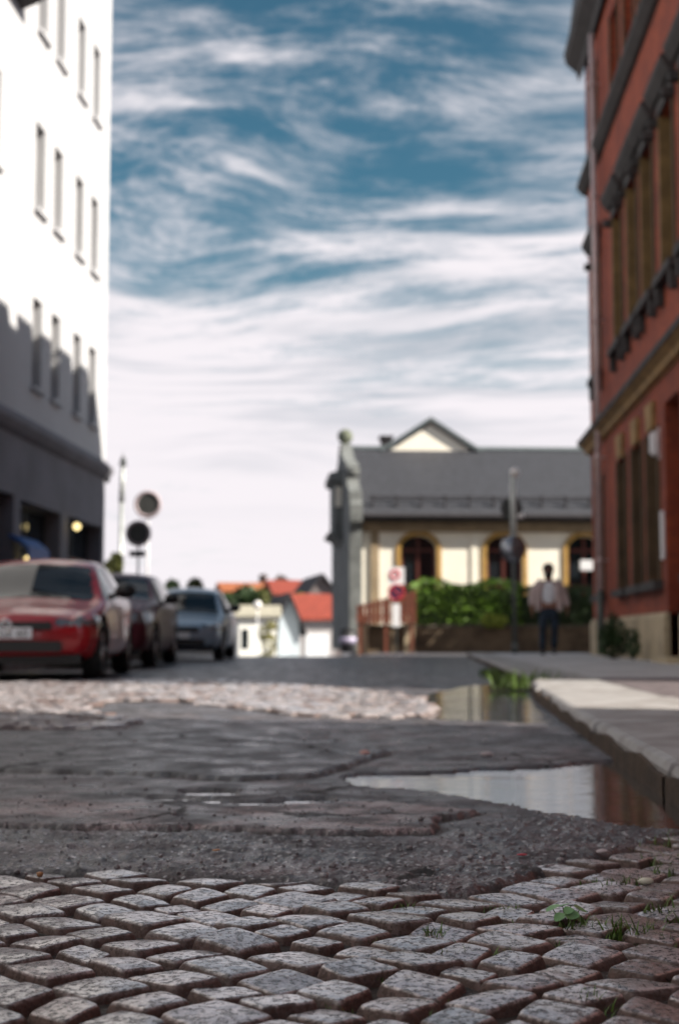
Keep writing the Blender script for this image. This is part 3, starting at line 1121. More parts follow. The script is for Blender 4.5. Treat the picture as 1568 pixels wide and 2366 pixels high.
    for z0, z1 in ((.3, 1.1), (1.25, 2.1), (2.25, 2.95)):
        for a in (19.95, 20.52):
            d.box(W + .205, W + .225, a, a + .44, z0, z1)
    do = d.build('door', M_frame_b, root)
    d = MB(org); d.box(W + .22, W + .25, 19.9, 21.05, 3.16, 3.86); d.build('fanlight', M_glass, do)
    d = MB(org); d.box(W - .25, W + .2, 19.85, 21.1, .06, .17); d.build('doorstep', M_tan_lt, root)
    # downpipe
    p = MB(org)
    x = W - .16
    p.tube((x, 27.72, 1.35), (x, 27.72, 12.45), .058, n=14)
    for z in (1.9, 3.9, 6.6, 9.1, 11.4):
        p.tube((x, 27.72, z), (x, 27.72, z + .07), .075, n=14)
        p.box(x, W + .01, 27.70, 27.74, z + .02, z + .05)
    po = p.build('downpipe', M_zinc, root, True)
    p = MB(org); p.tube((x, 27.72, .12), (x, 27.72, 1.35), .072, n=14); p.build('standpipe', M_poledk, po, True)
    return root


red_building()


def neighbour():
    """next house on the right, unseen, added to shade the near street; a yard gap lies between the two"""
    W, E = 3.6, 4.3  # unseen shadow caster; its end and depth leave the sun gap open
    org = Vector((W, E, 0))
    root = empty('unseen_brick_house', S(W, E), -ST, 'unseen red brick house before the yard gap, added to shade the near street', 'building')
    cols = [3.0, 1.2, -.6, -2.4, -4.2]
    holes = [(c - .5, c + .5, z0, z1) for c in cols for z0, z1 in ((1.3, 3.6), (5.7, 8.1), (9.6, 11.6))]
    mb = MB(org)
    facade(mb, W, -1, -14, E, 0, 12.9, holes, .26)
    mb.poly([(W, E, 0), (W + 6, E, 0), (W + 6, E, 12.9), (W, E, 12.9)])
    mb.poly([(W, -14, 0), (W + 6, -14, 0), (W + 6, -14, 12.9), (W, -14, 12.9)])
    mb.poly([(W + 6, -14, 0), (W + 6, E, 0), (W + 6, E, 12.9), (W + 6, -14, 12.9)])
    mb.build('wall', M_brick, root)
    mb = MB(org); mb.prism([(W - .3, 12.903), (W + 3, 15.2), (W + 6.3, 12.903)], 'y', -14.2, E + .2); mb.build('roof', M_mansard, root)
    for h in holes:
        street_window(root, org, W, -1, *h, .26, M_frame_b, M_glass, M_tan)


neighbour()
t = street_thing('wall_lamp', 3.6, 21.6, 3.35, 'white upright lamp high beside the door of the red brick building', 'lamp')
b = MB(); b.box(-.14, -.02, -.08, .08, -.16, .2); b.build('lamp_glass', M_white, t, bevel=.03)
b = MB(); b.box(-.03, .01, -.1, .1, -.22, .26); b.build('back_plate', M_zinc, t)
t = street_thing('wall_sign', 3.6, 21.3, 1.9, 'narrow white upright sign plate beside the door of the red brick building', 'sign')
b = MB(); b.box(-.05, -.012, -.07, .07, -.3, .42); b.build('plate', M_white, t, bevel=.004)
b = MB(); b.box(-.012, .004, -.05, .05, -.2, .3); b.build('bracket', M_zinc, t)


# ------------------------------------------------------------------ leaves
def leaf_cloud(name, pts, size, m, parent=None, seed=1, flat=.0):
    rng = np.random.default_rng(seed)
    n = len(pts)
    P = np.asarray(pts, float)
    a = rng.normal(size=(n, 3)); a /= np.linalg.norm(a, axis=1)[:, None]
    b = rng.normal(size=(n, 3)); b -= a * np.sum(a * b, 1)[:, None]; b /= np.linalg.norm(b, axis=1)[:, None]
    s = size * rng.uniform(.6, 1.4, n)[:, None]
    V = np.stack([P - a * s, P + b * s * .5, P + a * s, P - b * s * .5], 1).reshape(-1, 3)
    F = np.arange(n * 4).reshape(n, 4)
    return np_mesh(name, V, F, m, parent, False)


def blob_points(blobs, n, seed):
    rng = np.random.default_rng(seed)
    vol = np.array([b[1][0] * b[1][1] * b[1][2] for b in blobs]) ** .8
    pick = rng.choice(len(blobs), n, p=vol / vol.sum())
    d = rng.normal(size=(n, 3)); d /= np.linalg.norm(d, axis=1)[:, None]
    r = rng.uniform(.35, 1, n) ** .5
    C = np.array([b[0] for b in blobs], float)[pick]; Rr = np.array([b[1] for b in blobs], float)[pick]
    return C + d * r[:, None] * Rr


def tree(name, loc, height, crown_r, m, label, group=None, n=2500, leaf=.16, seed=1, trunk=.25, squash=1.0, blobs=9):
    rng = random.Random(seed)
    t = empty(name, loc, 0, label, 'tree', group)
    ch = height * (1 - trunk)
    tb = MB()
    tb.tube((0, 0, 0), (0, 0, height * trunk * 1.2), crown_r * .10, crown_r * .07)
    bl = []
    for k in range(blobs):
        a = rng.uniform(0, 6.28); rr = crown_r * rng.uniform(.15, .62)
        z = height * trunk + ch * rng.uniform(.22, .85)
        q = crown_r * rng.uniform(.32, .55)
        c = (rr * math.cos(a), rr * math.sin(a), z)
        bl.append((c, (q, q, q * squash)))
        tb.tube((0, 0, height * trunk * rng.uniform(.8, 1.15)), c, crown_r * .045, crown_r * .015, 6)
    tb.build('trunk', M_bark, t)
    leaf_cloud('crown', blob_points(bl, n, seed), leaf, m, t, seed)
    return t


# ------------------------------------------------------------------ far building across the junction
FB_YAW = R(3.2)
FBO = at(836, 1500, 46.0); FBO.z = 0


def far_building():
    root = empty('station_house', FBO, FB_YAW, 'cream building with grey slate roof and arched windows across the junction', 'building')
    L, D = 14.0, 10.6
    ze, zr = 4.25, 7.15
    # openings as arched outlines
    wins = [(1.26, 2.43), (4.06, 5.24), (6.72, 7.9)]
    z0, zspr, ztop = 1.0, 3.28, 3.74
    mb = MB()
    # front wall built in vertical strips round the arches
    edges = [.0] + [e for w in wins for e in w] + [L]
    for k in range(0, len(edges), 2):
        mb.poly([(edges[k], 0, 0), (edges[k + 1], 0, 0), (edges[k + 1], 0, ze), (edges[k], 0, ze)])
    def arch(a, b, n=10):
        c = (a + b) / 2; h = (b - a) / 2
        return [(c - h * math.cos(math.pi * i / n), zspr + (ztop - zspr) * math.sin(math.pi * i / n)) for i in range(n + 1)]
    for a, b in wins:
        mb.poly([(a, 0, 0), (b, 0, 0), (b, 0, z0), (a, 0, z0)])
        A = arch(a, b)
        for (xa, za), (xb, zb) in zip(A[:-1], A[1:]):
            mb.poly([(xa, 0, za), (xb, 0, zb), (xb, 0, ze), (xa, 0, ze)])
            mb.poly([(xa, 0, za), (xb, 0, zb), (xb, .3, zb), (xa, .3, za)])
        mb.poly([(a, 0, z0), (a, .3, z0), (a, .3, zspr), (a, 0, zspr)])
        mb.poly([(b, 0, z0), (b, .3, z0), (b, .3, zspr), (b, 0, zspr)])
    mb.poly([(L, 0, 0), (L, D, 0), (L, D, ze), (L, D / 2, zr), (L, 0, ze)])
    mb.poly([(0, D, 0), (L, D, 0), (L, D, ze), (0, D, ze)])
    mb.build('wall', M_cream, root)
    for a, b in wins:
        A = arch(a, b)
        fr = MB()
        outline = [(a, z0)] + A + [(b, z0)]
        inner = [(a + .08, z0 + .08)] + [(a + b) / 2 * 1.0 + 0 * i for i in []]
        # timber frame
        fr.box(a, a + .09, .2, .28, z0, zspr); fr.box(b - .09, b, .2, .28, z0, zspr)
        fr.box((a + b) / 2 - .05, (a + b) / 2 + .05, .195, .28, z0, ztop - .05)
        fr.box(a + .09, b - .09, .205, .28, zspr - .05, zspr + .05)
        fr.box(a + .09, b - .09, .205, .28, z0, z0 + .09)
        fr.box(a + .09, b - .09, .207, .28, 2.1, 2.16)
        fo = fr.build('window', mat('oxblood_paint', (.09, .02, .015), .5), root)
        g = MB(); g.poly([(x, .25, z) for x, z in outline]); g.build('pane', M_glass, fo)
        su = MB()
        o2 = [((a + b) / 2 + (x - (a + b) / 2) * 1.26, zspr + (z - zspr) * 1.36) if z >= zspr else (x, z) for x, z in A]
        for k in range(len(A) - 1):
            p, q, r_, s_ = A[k], A[k + 1], o2[k + 1], o2[k]
            i = [su.V((v[0], y, v[1])) for y in (-.06, .02) for v in (p, q, r_, s_)]
            for f in ((0, 1, 2, 3), (7, 6, 5, 4), (0, 4, 5, 1), (1, 5, 6, 2), (2, 6, 7, 3), (3, 7, 4, 0)):
                su.f.append([i[j] for j in f])
        su.build('arch_surround', M_ochre, fo)
        for q0, q1 in ((a - .15, a - .002), (b + .002, b + .15)):
            su = MB(); su.box(q0, q1, -.06, .02, z0, zspr - .002); su.build('jamb', M_ochre, fo)
    # entablature, corner pier and pilaster
    mb = MB(); mb.box(-.05, L, -.12, .02, 3.86, 4.2); mb.box(.28, .55, -.08, .02, .0, 3.855); mb.build('entablature', M_beige, root)
    mb = MB(); mb.box(3.55, 3.75, -.05, .02, .9, 3.855); mb.build('pilaster', M_cream, root)
    # gutter and eave
    mb = MB(); mb.box(-.05, L + .2, -.5, .05, 4.203, 4.30); mb.tube((-.05, -.52, 4.34), (L, -.52, 4.34), .08); mb.build('gutter', M_darkroof, root)
    mb = MB()
    sl = (zr - ze) / (D / 2)
    mb.poly([(0, -.5, ze + .08 - .5 * sl + .12), (L + .3, -.5, ze + .08 - .5 * sl + .12), (L + .3, D / 2, zr + .12), (0, D / 2, zr + .12)])
    mb.poly([(0, D + .5, ze - .3 * sl), (L + .3, D + .5, ze - .3 * sl), (L + .3, D / 2, zr + .12), (0, D / 2, zr + .12)])
    ro = mb.build('roof', M_slate, root)
    mb = MB(); mb.tube((0, D / 2, zr + .14), (L + .3, D / 2, zr + .14), .10); mb.build('ridge_flashing', M_lead, ro)
    mb = MB()
    for y, dz in ((.55, .30), (.62, .18)):
        z = ze + .2 + y * sl + dz
        mb.tube((.3, y, z), (L, y, z), .025, n=6)
    for x in np.arange(.4, L, .8):
        z = ze + .2 + .58 * sl
        mb.box(x - .02, x + .02, .5, .66, z - .06, z + .36)
    mb.build('snow_guard', M_darkroof, ro)
    # cross gable riding over the ridge
    mb = MB()
    gx0, gx1, gxm = 1.25, 4.5, 2.88
    mb.poly([(gx0 + .15, D / 2 - .1, zr + .05), (gx1 - .15, D / 2 - .1, zr + .05), (gxm, D / 2 - .1, zr + 1.0)])
    go = mb.build('gable', M_cream, root)
    mb = MB()
    for (xa, za), (xb, zb) in (((gx0 - .2, zr - .02), (gxm, zr + 1.16)), ((gxm, zr + 1.16), (gx1 + .2, zr - .02))):
        mb.poly([(xa, D / 2 - .28, za), (xb, D / 2 - .28, zb), (xb, D + .2, zb), (xa, D + .2, za)])
        mb.poly([(xa, D / 2 - .28, za + .13), (xb, D / 2 - .28, zb + .13), (xb, D + .2, zb + .13), (xa, D + .2, za + .13)])
        mb.poly([(xa, D / 2 - .28, za), (xb, D / 2 - .28, zb), (xb, D / 2 - .28, zb + .13), (xa, D / 2 - .28, za + .13)])
    mb.build('gable_roof', M_lead, go)
    mb = MB(); mb.box(1.12, 1.5, D / 2 + .3, D / 2 + .8, zr - .2, zr + .55); mb.box(1.06, 1.56, D / 2 + .24, D / 2 + .86, zr + .552, zr + .66); mb.build('chimney', M_darkroof, ro)
    # parapeted gable end: stepped and scrolled outline
    prof = [(-.35, 0), (-.35, 3.9), (-.62, 4.15), (-.62, 4.7), (-.25, 4.85), (-.2, 5.15), (.35, 5.35), (1.0, 5.5), (1.15, 5.75), (1.05, 6.1), (1.35, 6.3),
            (2.2, 6.4), (3.0, 6.6), (3.5, 6.8), (4.0, 6.9), (4.3, 7.1), (4.7, 7.35), (D / 2, 7.45)]
    prof = prof + [(D - y, z) for y, z in prof[::-1][1:]]
    mb = MB(); mb.prism(prof, 'x', -.42, -.02)
    ga = mb.build('gable_end', M_gable, root)
    mb = MB()
    mb.sphere((-.22, D / 2, 7.72), .28); mb.tube((-.22, D / 2, 7.4), (-.22, D / 2, 7.6), .16, .1)
    mb.build('finial', M_mossy, ga, True)
    for y, z in ((.1, 4.95), (1.2, 5.95)):
        mb = MB(); mb.tube((-.44, y, z), (.0, y, z), .17, n=18); mb.build('scroll', M_gable, ga, True)
    # kneeler bay on the outer face with small cornices
    mb = MB()
    mb.box(-.72, -.425, 3.6, 6.4, 4.1, 5.85)
    mb.prism([(-.425, 5.853), (-.86, 5.95), (-.9, 6.15), (-.425, 6.3)], 'y', 3.3, 6.7)
    mb.prism([(-.425, 3.7), (-.66, 3.9), (-.95, 4.05), (-.9, 4.095), (-.425, 4.095)], 'y', 3.3, 6.7)
    mb.build('oriel', M_gable, ga)
    mb = MB(); mb.box(-.68, -.46, 3.55, 3.592, 5.0, 5.7); mb.build('oriel_lit_patch', M_cream, ga)  # pale slab standing in for a lit spot on the bay
    # white painted board standing in for the light over the right-hand door
    mb = MB(); mb.box(7.1, 8.1, -.14, -.065, 2.62, 2.95); mb.build('door_light_board', M_white, root, bevel=.01)
    return root


far_building()

# ------------------------------------------------------------------ garden wall, hedge, fence in front of it
gw = at(830, 1500, 42.0)
t = empty('garden_wall', (gw.x, 42.0, 0), R(1.5), 'low brown stone wall under the hedge across the junction', 'wall')
b = MB(); b.box(0, 9.5, 0, .35, -.1, .74); b.build('masonry', M_gwall, t, bevel=.01)
b = MB(); b.box(-.06, 9.5, -.05, .40, .743, .82); b.build('coping', mat('coping_stone', (.14, .12, .09), .9, .4, 3), t, bevel=.01)
for x in (-.05, 1.32):
    b = MB(); b.box(x, x + .3, -.08, .43, -.1, 1.02); b.prism([(x - .05, 1.023), (x + .35, 1.023), (x + .15, 1.16)], 'y', -.12, .47); b.build('pier', M_tan_lt, t)

t = empty('hedge', (gw.x + 1.55, 42.75, 0), R(1.5), 'clipped bright green hedge standing behind the low garden wall', 'hedge')
b = MB(); b.box(.25, 3.05, -.25, .65, .1, 1.85); b.box(3.05, 7.2, -.2, .6, .1, 1.7); b.build('dark_core', M_leaf_d, t)  # solid dark boxes in place of the hedge's shaded inside
rng = np.random.default_rng(4)
n = 9000
q = np.stack([rng.uniform(0, 3.3, n), rng.uniform(-.5, .9, n), rng.uniform(.3, 2.12, n)], -1)
q[:, 2] = np.where(q[:, 2] > 1.9, q[:, 2] + .12 * np.sin(q[:, 0] * 3), q[:, 2])
keep = (np.abs(q[:, 1] - .2) > .42) | (q[:, 2] > 1.75) | (q[:, 0] < .35)
rr = np.hypot(np.maximum(.35 - q[:, 0], 0), np.maximum(q[:, 2] - 1.8, 0)); keep &= rr < .38
leaf_cloud('foliage', q[keep], .07, M_leaf_h, t, 4)
q = np.stack([rng.uniform(3.1, 7.4, n), rng.uniform(-.45, .85, n), rng.uniform(.3, 1.98, n)], -1)
leaf_cloud('foliage', q, .07, M_leaf_d, t, 5)
q = blob_points([((2.25, -.75, .75), (.25, .2, .22)), ((2.6, -.72, .72), (.2, .2, .2))], 300, 6)
t2 = empty('flowering_shrub', (gw.x + 1.55 + 2.4, 41.95, .82), 0, 'small yellow green shrub spilling over the garden wall below the hedge', 'shrub')
leaf_cloud('foliage', q - np.array([2.4, -.72, .62]), .06, mat('lime_leaf', (.32, .38, .05), .5, .3, 9), t2, 7)
b = MB(); b.tube((0, 0, 0), (0, 0, .2), .03); b.build('stem', M_bark, t2)

t = empty('wooden_fence', (gw.x - .1, 41.6, 0), R(1.5), 'red brown picket fence rising along the garden wall towards the hedge', 'fence')
for k in range(3):
    x = .12 + k * .75
    b = MB(); b.box(x - .05, x + .05, .02, .12, -.05, 1.34 + x * .27); b.build('post', M_fence, t)
b = MB()
x = .02
while x < 1.72:
    b.box(x, x + .10, -.02, .015, .85, 1.38 + x * .27); x += .125
b.build('pickets', M_fence, t)
b = MB()
for z in (.98, 1.28):
    b.prism([(0, z), (1.75, z + .45 * (z - .7)), (1.75, z + .07 + .45 * (z - .7)), (0, z + .07)], 'y', .016, .05)
b.build('rails', M_fence, t)

p = at(803, 1512, 40.5)
t = empty('litter_bin', (p.x, 40.5, 0), 0, 'small dark litter bin with pale band at the end of the garden wall', 'bin')
b = MB(); b.tube((0, 0, .02), (0, 0, .62), .20, .24, 20); b.build('bin_body', M_shopfr, t, True)
b = MB(); b.tube((0, 0, .28), (0, 0, .45), .236, .245, 20); b.build('band', mat('pale_lilac', (.4, .36, .5), .5), t, True)
b = MB(); b.tube((0, 0, .62), (0, 0, .72), .25, .12, 20); b.build('lid', M_black, t, True)


# ------------------------------------------------------------------ signs and lamps
def disc(mb, c, r, y0, y1, n=32):
    mb.prism([(c[0] + r * math.cos(2 * math.pi * k / n), c[1] + r * math.sin(2 * math.pi * k / n)) for k in range(n)], 'y', y0, y1)


# right-hand lamp post with a round sign seen from behind and a convex mirror
p = at(1188, 1509, 31.6)
t = empty('lamp_post', (p.x, p.y, .09), 0, 'slim post with pale upper shaft, small lamps and a round dark sign', 'lamp post')
Y = p.y
zt = at(1188, 1100, Y).z - .09; zm = at(1188, 1245, Y).z - .09
b = MB(); b.tube((0, 0, 0), (0, 0, zm), .045, .042, 14); b.tube((0, 0, 0), (0, 0, .25), .075, .06, 14); b.build('lower_shaft', M_poledk, t, True)
b = MB(); b.tube((0, 0, zm), (0, 0, zt), .075, .06, 14); b.tube((0, 0, zm), (0, 0, zm + .08), .09, n=14); b.build('upper_shaft', mat('pale_shaft', (.62, .65, .62), .45, .15, 6), t, True)
b = MB(); b.sphere((.04, -.03, zt + .08), .11); b.build('lamp_globe', mat('lamp_glass_white', (.85, .82, .8), .25), t, True)
z = at(1206, 1192, Y).z - .09
b = MB(); b.sphere((.17, -.08, z), .07); b.tube((.0, -.0, z), (.15, -.06, z), .015); b.build('side_lamp', MATS['lamp_glass_white'], t, True)
z = at(1184, 1174, Y).z - .09
b = MB(); disc(b, (-.03, z), .245, .085, .10); b.build('round_sign', M_signback, t)
z = at(1186, 1268, Y).z - .09
b = MB()
rows = []
for j in range(9):
    ph = j / 8 * 1.05
    rows.append([b.V((-.02 + .29 * math.sin(ph) / math.sin(1.05) * math.cos(k * math.pi / 14), -.1 - .13 * math.cos(ph) + .065, z + .29 * math.sin(ph) / math.sin(1.05) * math.sin(k * math.pi / 14))) for k in range(28)])
for j in range(8):
    for k in range(28):
        b.f.append([rows[j][k], rows[j + 1][k], rows[j + 1][(k + 1) % 28], rows[j][(k + 1) % 28]])
b.build('convex_mirror', mat('dull_mirror', (.32, .34, .38), .22, .4, 8, metal=.8), t, True)

# small white no-stopping style sign on a post in front of the fence
p = at(915, 1500, 41.0)
t = empty('road_sign', (p.x, 41.0, 0), 0, 'short post with square white sign bearing a red ring and dark round sign below', 'sign')
b = MB(); b.tube((0, .03, 0), (0, .03, 2.55), .035); b.build('post', M_poledk, t, True)
z = at(915, 1330, 41).z
b = MB(); b.box(-.24, .24, -.03, 0, z - .25, z + .25); so = b.build('square_plate', M_white, t)
b = MB(); b.ring((-.04, -.033, z + .03), (0, 1, 0), .12, .032); b.build('red_ring', M_red, so)
z2 = at(915, 1368, 41).z
b = MB(); disc(b, (0, z2), .235, -.035, -.005); ro_ = b.build('round_plate', mat('sign_navy', (.02, .02, .06), .4), t)
b = MB(); b.ring((0, -.036, z2), (0, 1, 0), .215, .024); b.tube((-.14, -.037, z2 + .14), (.14, -.037, z2 - .14), .02); b.build('red_ring', M_red, ro_)
z3 = at(916, 1420, 41).z
b = MB(); b.box(-.11, .11, -.03, -.004, z3 - .34, z3 + .32); b.build('white_plate', M_white, t)


def back_sign(px, py, r_px, Y, name, label, extra=None):
    c = at(px, py, Y); r = r_px / 3285 * Y
    gz = 0.1
    t = empty(name, (c.x, Y, gz), R(-4), label, 'sign', 'round traffic signs by the parked cars')
    b = MB(); b.tube((0, .035, 0), (0, .035, c.z - gz + r * .9), .03); b.build('post', M_white, t, True)
    b = MB(); disc(b, (0, c.z - gz), r * .80, -.018, .0); d_ = b.build('sign_face', M_signback, t)
    b = MB(); b.ring((0, -.006, c.z - gz), (0, 1, 0), r * .92, r * .13); b.build('rim', M_signrim, d_, True)
    if extra:
        e = at(*extra, Y)
        b = MB(); b.box(e.x - c.x - .20, e.x - c.x + .20, -.02, 0, e.z - gz - .075, e.z - gz + .075)
        b.build('supplementary_plate', M_signback, t)
    return t


back_sign(342, 1165, 31, 37, 'traffic_sign', 'upper of two round dark traffic signs beside the white building')
back_sign(320, 1232, 29, 35.5, 'traffic_sign', 'lower round dark traffic sign with a small black plate beneath it', (318, 1279))

# tall pale mast
p = at(279, 1330, 44)
t = empty('street_lamp', (p.x, 44, -.6), 0, 'tall thin grey mast with dark lamp head behind the white building corner', 'street lamp')
zt = at(279, 1075, 44).z + .6
b = MB(); b.tube((0, 0, 0), (0, 0, zt * .82), .075, .065); b.build('lower_mast', M_pole, t, True)
b = MB(); b.tube((0, 0, zt * .82), (.03, 0, zt), .09, .065); b.build('upper_mast', M_pole, t, True)
b = MB(); b.tube((.03, 0, zt), (.03, 0, zt + .12), .12, .09); b.sphere((.03, 0, zt + .18), .09); b.tube((.03, 0, zt + .2), (.03, 0, zt + .42), .012); b.build('lamp_head', M_poledk, t, True)


# ------------------------------------------------------------------ cars
def catmull(keys, x):
    ks = np.array([k[0] for k in keys]); vs = np.array([k[1] for k in keys])
    # monotone-ish cubic
    m = np.gradient(vs, ks)
    i = np.clip(np.searchsorted(ks, x) - 1, 0, len(ks) - 2)
    h = ks[i + 1] - ks[i]; t = np.clip((x - ks[i]) / h, 0, 1)
    return ((2 * t**3 - 3 * t**2 + 1) * vs[i] + (t**3 - 2 * t**2 + t) * h * m[i] + (-2 * t**3 + 3 * t**2) * vs[i + 1] + (t**3 - t**2) * h * m[i + 1])


def make_car(name, loc, yaw, paint, label, L=3.95, H=1.42, Wd=1.80, estate=False, plate_text=None, badge=True, glass=None):
    glass = glass or M_glass
    root = empty(name, loc, yaw, label, 'car', 'cars parked along the left kerb')
    k = L / 3.95; hs = H / 1.42; hw = Wd / 2
    if estate:
        top = [(0, .66), (.06, .78), (.25, .86), (.95, .97), (1.2, 1.01), (1.95, 1.38), (2.5, 1.42), (3.3, 1.40), (3.62, 1.30), (3.85, 1.0), (3.95, .80)]
    else:
        top = [(0, .60), (.06, .67), (.25, .73), (.95, .85), (1.15, .89), (1.85, 1.33), (2.4, 1.42), (3.0, 1.40), (3.45, 1.27), (3.8, .98), (3.95, .80)]
    top = [(a * k, b * hs) for a, b in top]
    wid = [(0, .78), (.05, .86), (.2, .93), (.6, .985), (1.2, 1.0), (2.8, 1.0), (3.5, .97), (3.85, .90), (3.95, .82)]
    wid = [(a * k, b * hw) for a, b in wid]
    roofw = [(0, .72), (.25, .80), (1.0, .86), (1.2, .84), (1.95, .66), (2.5, .65), (3.2, .64), (3.6, .66), (3.95, .74)]
    roofw = [(a * k, b * hw) for a, b in roofw]
    bot = [(0, .27), (.3, .21), (3.6, .22), (3.95, .30)]
    bot = [(a * k, b) for a, b in bot]
    belt = [(0, .60), (1.1, .83 if not estate else .9), (3.95, .95)]
    belt = [(a * k, b * hs) for a, b in belt]
    nx = 150; nv = 60
    xs = L * (1 - np.cos(np.linspace(0, 1, nx) * math.pi)) / 2 * .35 + np.linspace(0, L, nx) * .65
    G = np.zeros((nx, nv, 3))
    for i, x in enumerate(xs):
        zt = float(catmull(top, x)); w = float(catmull(wid, x)); wr = float(catmull(roofw, x)); zb = float(np.interp(x, *zip(*bot)))
        be = min(float(np.interp(x, *zip(*belt))), zt - .045)
        pts = [(0, zb), (w * .55, zb), (w * .90, zb + .01), (w * .975, zb + .09), (w, zb + .2), (w * 1.0, (zb + be) / 2 + .05), (w * .985, be - .06), (w * .955, be),
               (wr + (w * .955 - wr) * .12, be + (zt - be) * .88 - .01), (wr * .93, zt - .035 * hs), (wr * .6, zt - .008), (0, zt + .012)]
        P = np.array(pts)
        d = np.r_[0, np.cumsum(np.hypot(*np.diff(P, axis=0).T) + .02)]
        # denser sampling by arc length
        q = np.linspace(0, d[-1], nv)
        G[i, :, 0] = np.interp(q, d, P[:, 0]); G[i, :, 2] = np.interp(q, d, P[:, 1]); G[i, :, 1] = x
    # front & rear bow in plan
    bow = .10 * (G[:, :, 0] / hw) ** 2 * np.exp(-((G[:, :, 1]) / .5))
    G[:, :, 1] += bow * 1.0
    bowr = .10 * (G[:, :, 0] / hw) ** 2 * np.exp(-((L - G[:, :, 1]) / .5))
    G[:, :, 1] -= bowr
    Vr = G.reshape(-1, 3); Vl = Vr * np.array([-1, 1, 1])
    F = grid_faces(nx, nv)
    V = np.concatenate([Vr, Vl]); Fa = np.concatenate([F, F[:, ::-1] + len(Vr)])
    C = V[Fa].mean(1)
    wx = (.72 * k, 3.22 * k); wr_ = .315
    arch = np.zeros(len(Fa), bool)
    for a in wx:
        arch |= (np.hypot(C[:, 1] - a, C[:, 2] - wr_) < .375) & (np.abs(C[:, 0]) > hw * .55)
    body = np_mesh('body', V, Fa[~arch], paint, root)
    # caps front and rear
    bm = bmesh.new(); bm.from_mesh(body.data)
    bmesh.ops.remove_doubles(bm, verts=bm.verts, dist=.002)
    for end in (0, -1):
        ring = [tuple(G[end, j] * np.array([1, 1, 1])) for j in range(nv)] + [tuple(G[end, j] * np.array([-1, 1, 1])) for j in range(nv - 2, 0, -1)]
        vs = [bm.verts.new(p) for p in ring]
        c = bm.verts.new(tuple(np.mean(np.array(ring), 0) + np.array([0, -.03 if end == 0 else .03, 0])))
        for a in range(len(vs)):
            bm.faces.new((vs[a], vs[(a + 1) % len(vs)], c))
    bmesh.ops.remove_doubles(bm, verts=bm.verts, dist=.002)
    bmesh.ops.recalc_face_normals(bm, faces=bm.faces)
    for f in bm.faces: f.smooth = True
    bm.to_mesh(body.data); bm.free()
    # normals for patches
    N = np.cross(V[Fa[:, 2]] - V[Fa[:, 0]], V[Fa[:, 3]] - V[Fa[:, 1]])
    N /= np.linalg.norm(N, axis=1)[:, None] + 1e-12
    s = np.sign(np.sum(N * (C - np.array([0, L / 2, .6])), 1)); N *= s[:, None]
    topz = np.array([catmull(top, y) for y in C[:, 1]]) if False else np.interp(C[:, 1], xs, [float(catmull(top, x)) for x in xs])
    beltz = np.interp(C[:, 1], *zip(*belt))

    def patch(nm, sel, m, off=.006, par=root):
        ids = np.where(sel)[0]
        if len(ids) == 0: return None
        vn = np.zeros_like(V); np.add.at(vn, Fa[ids].ravel(), np.repeat(N[ids], 4, 0))
        vn /= np.linalg.norm(vn, axis=1)[:, None] + 1e-12
        used, inv = np.unique(Fa[ids].ravel(), return_inverse=True)
        return np_mesh(nm, V[used] + vn[used] * off, inv.reshape(-1, 4), m, par)
    x, y, z = np.abs(C[:, 0]), C[:, 1], C[:, 2]
    rw = np.interp(y, *zip(*roofw))
    patch('windscreen', (y > 1.19 * k) & (y < 1.84 * k) & (x < rw * .93) & (z > beltz + .04), glass)
    patch('rear_window', (y > (3.5 if not estate else 3.66) * k) & (y < 3.86 * k) & (x < rw * .85) & (z > beltz + .06), glass)
    ztop = topz - .085 * hs
    apil = 1.26 * k + (z - (.84 if not estate else .9)) * 1.5
    cpil = 3.42 * k - (z - .9) * (.75 if not estate else .35)
    for sg, nm in ((1, 'side_window'), (-1, 'side_window')):
        base = (C[:, 0] * sg > 0) & (z > beltz + .045) & (z < ztop) & (y > apil) & (y < cpil) & (x > rw * .9)
        patch(nm, base & ((y < 2.25 * k) | (y > 2.33 * k)), glass)
    for sg in (1, -1):
        patch('headlight', (C[:, 0] * sg > 0) & (y < .42 * k + (x - .5) * .3) & (z > (.58 if not estate else .62) * hs) & (z < (.71 if not estate else .77) * hs) & (x > .48 * hw * 1.1) & (N[:, 2] < .75), M_lampglass, .008)
        patch('tail_light', (C[:, 0] * sg > 0) & (y > L - .25) & (z > .72 * hs) & (z < .95 * hs) & (x > .6 * hw), M_red, .006)
        # mirrors
        b = MB(); b.tube((sg * (hw - .06), 1.36 * k, .92 * hs), (sg * (hw + .12), 1.36 * k, .98 * hs), .03, .03, 8)
        b.sphere((sg * (hw + .13), 1.36 * k, 1.0 * hs), .115, sz=.75); b.build('mirror', M_black if not estate else M_black, root, True)
    # front furniture
    def fr(nm, x0, x1, z0, z1, y, m, th=.03, bev=.012, par=root):
        b = MB(); b.box(x0, x1, y - th, y, z0, z1); return b.build(nm, m, par, bevel=bev)
    fr('grille', -.46 * hw * 1.1, .46 * hw * 1.1, .535 * hs, .625 * hs, -.02, M_black, .03)
    fr('lower_intake', -.62 * hw, .62 * hw, .29, .40, -.015, M_black, .035)
    pl = fr('number_plate', -.26, .26, .425, .535, -.03, M_plate, .025, .004)
    b = MB(); b.box(-.255, -.215, -.058, -.0555, .43, .53); b.build('plate_band', M_blue, pl)
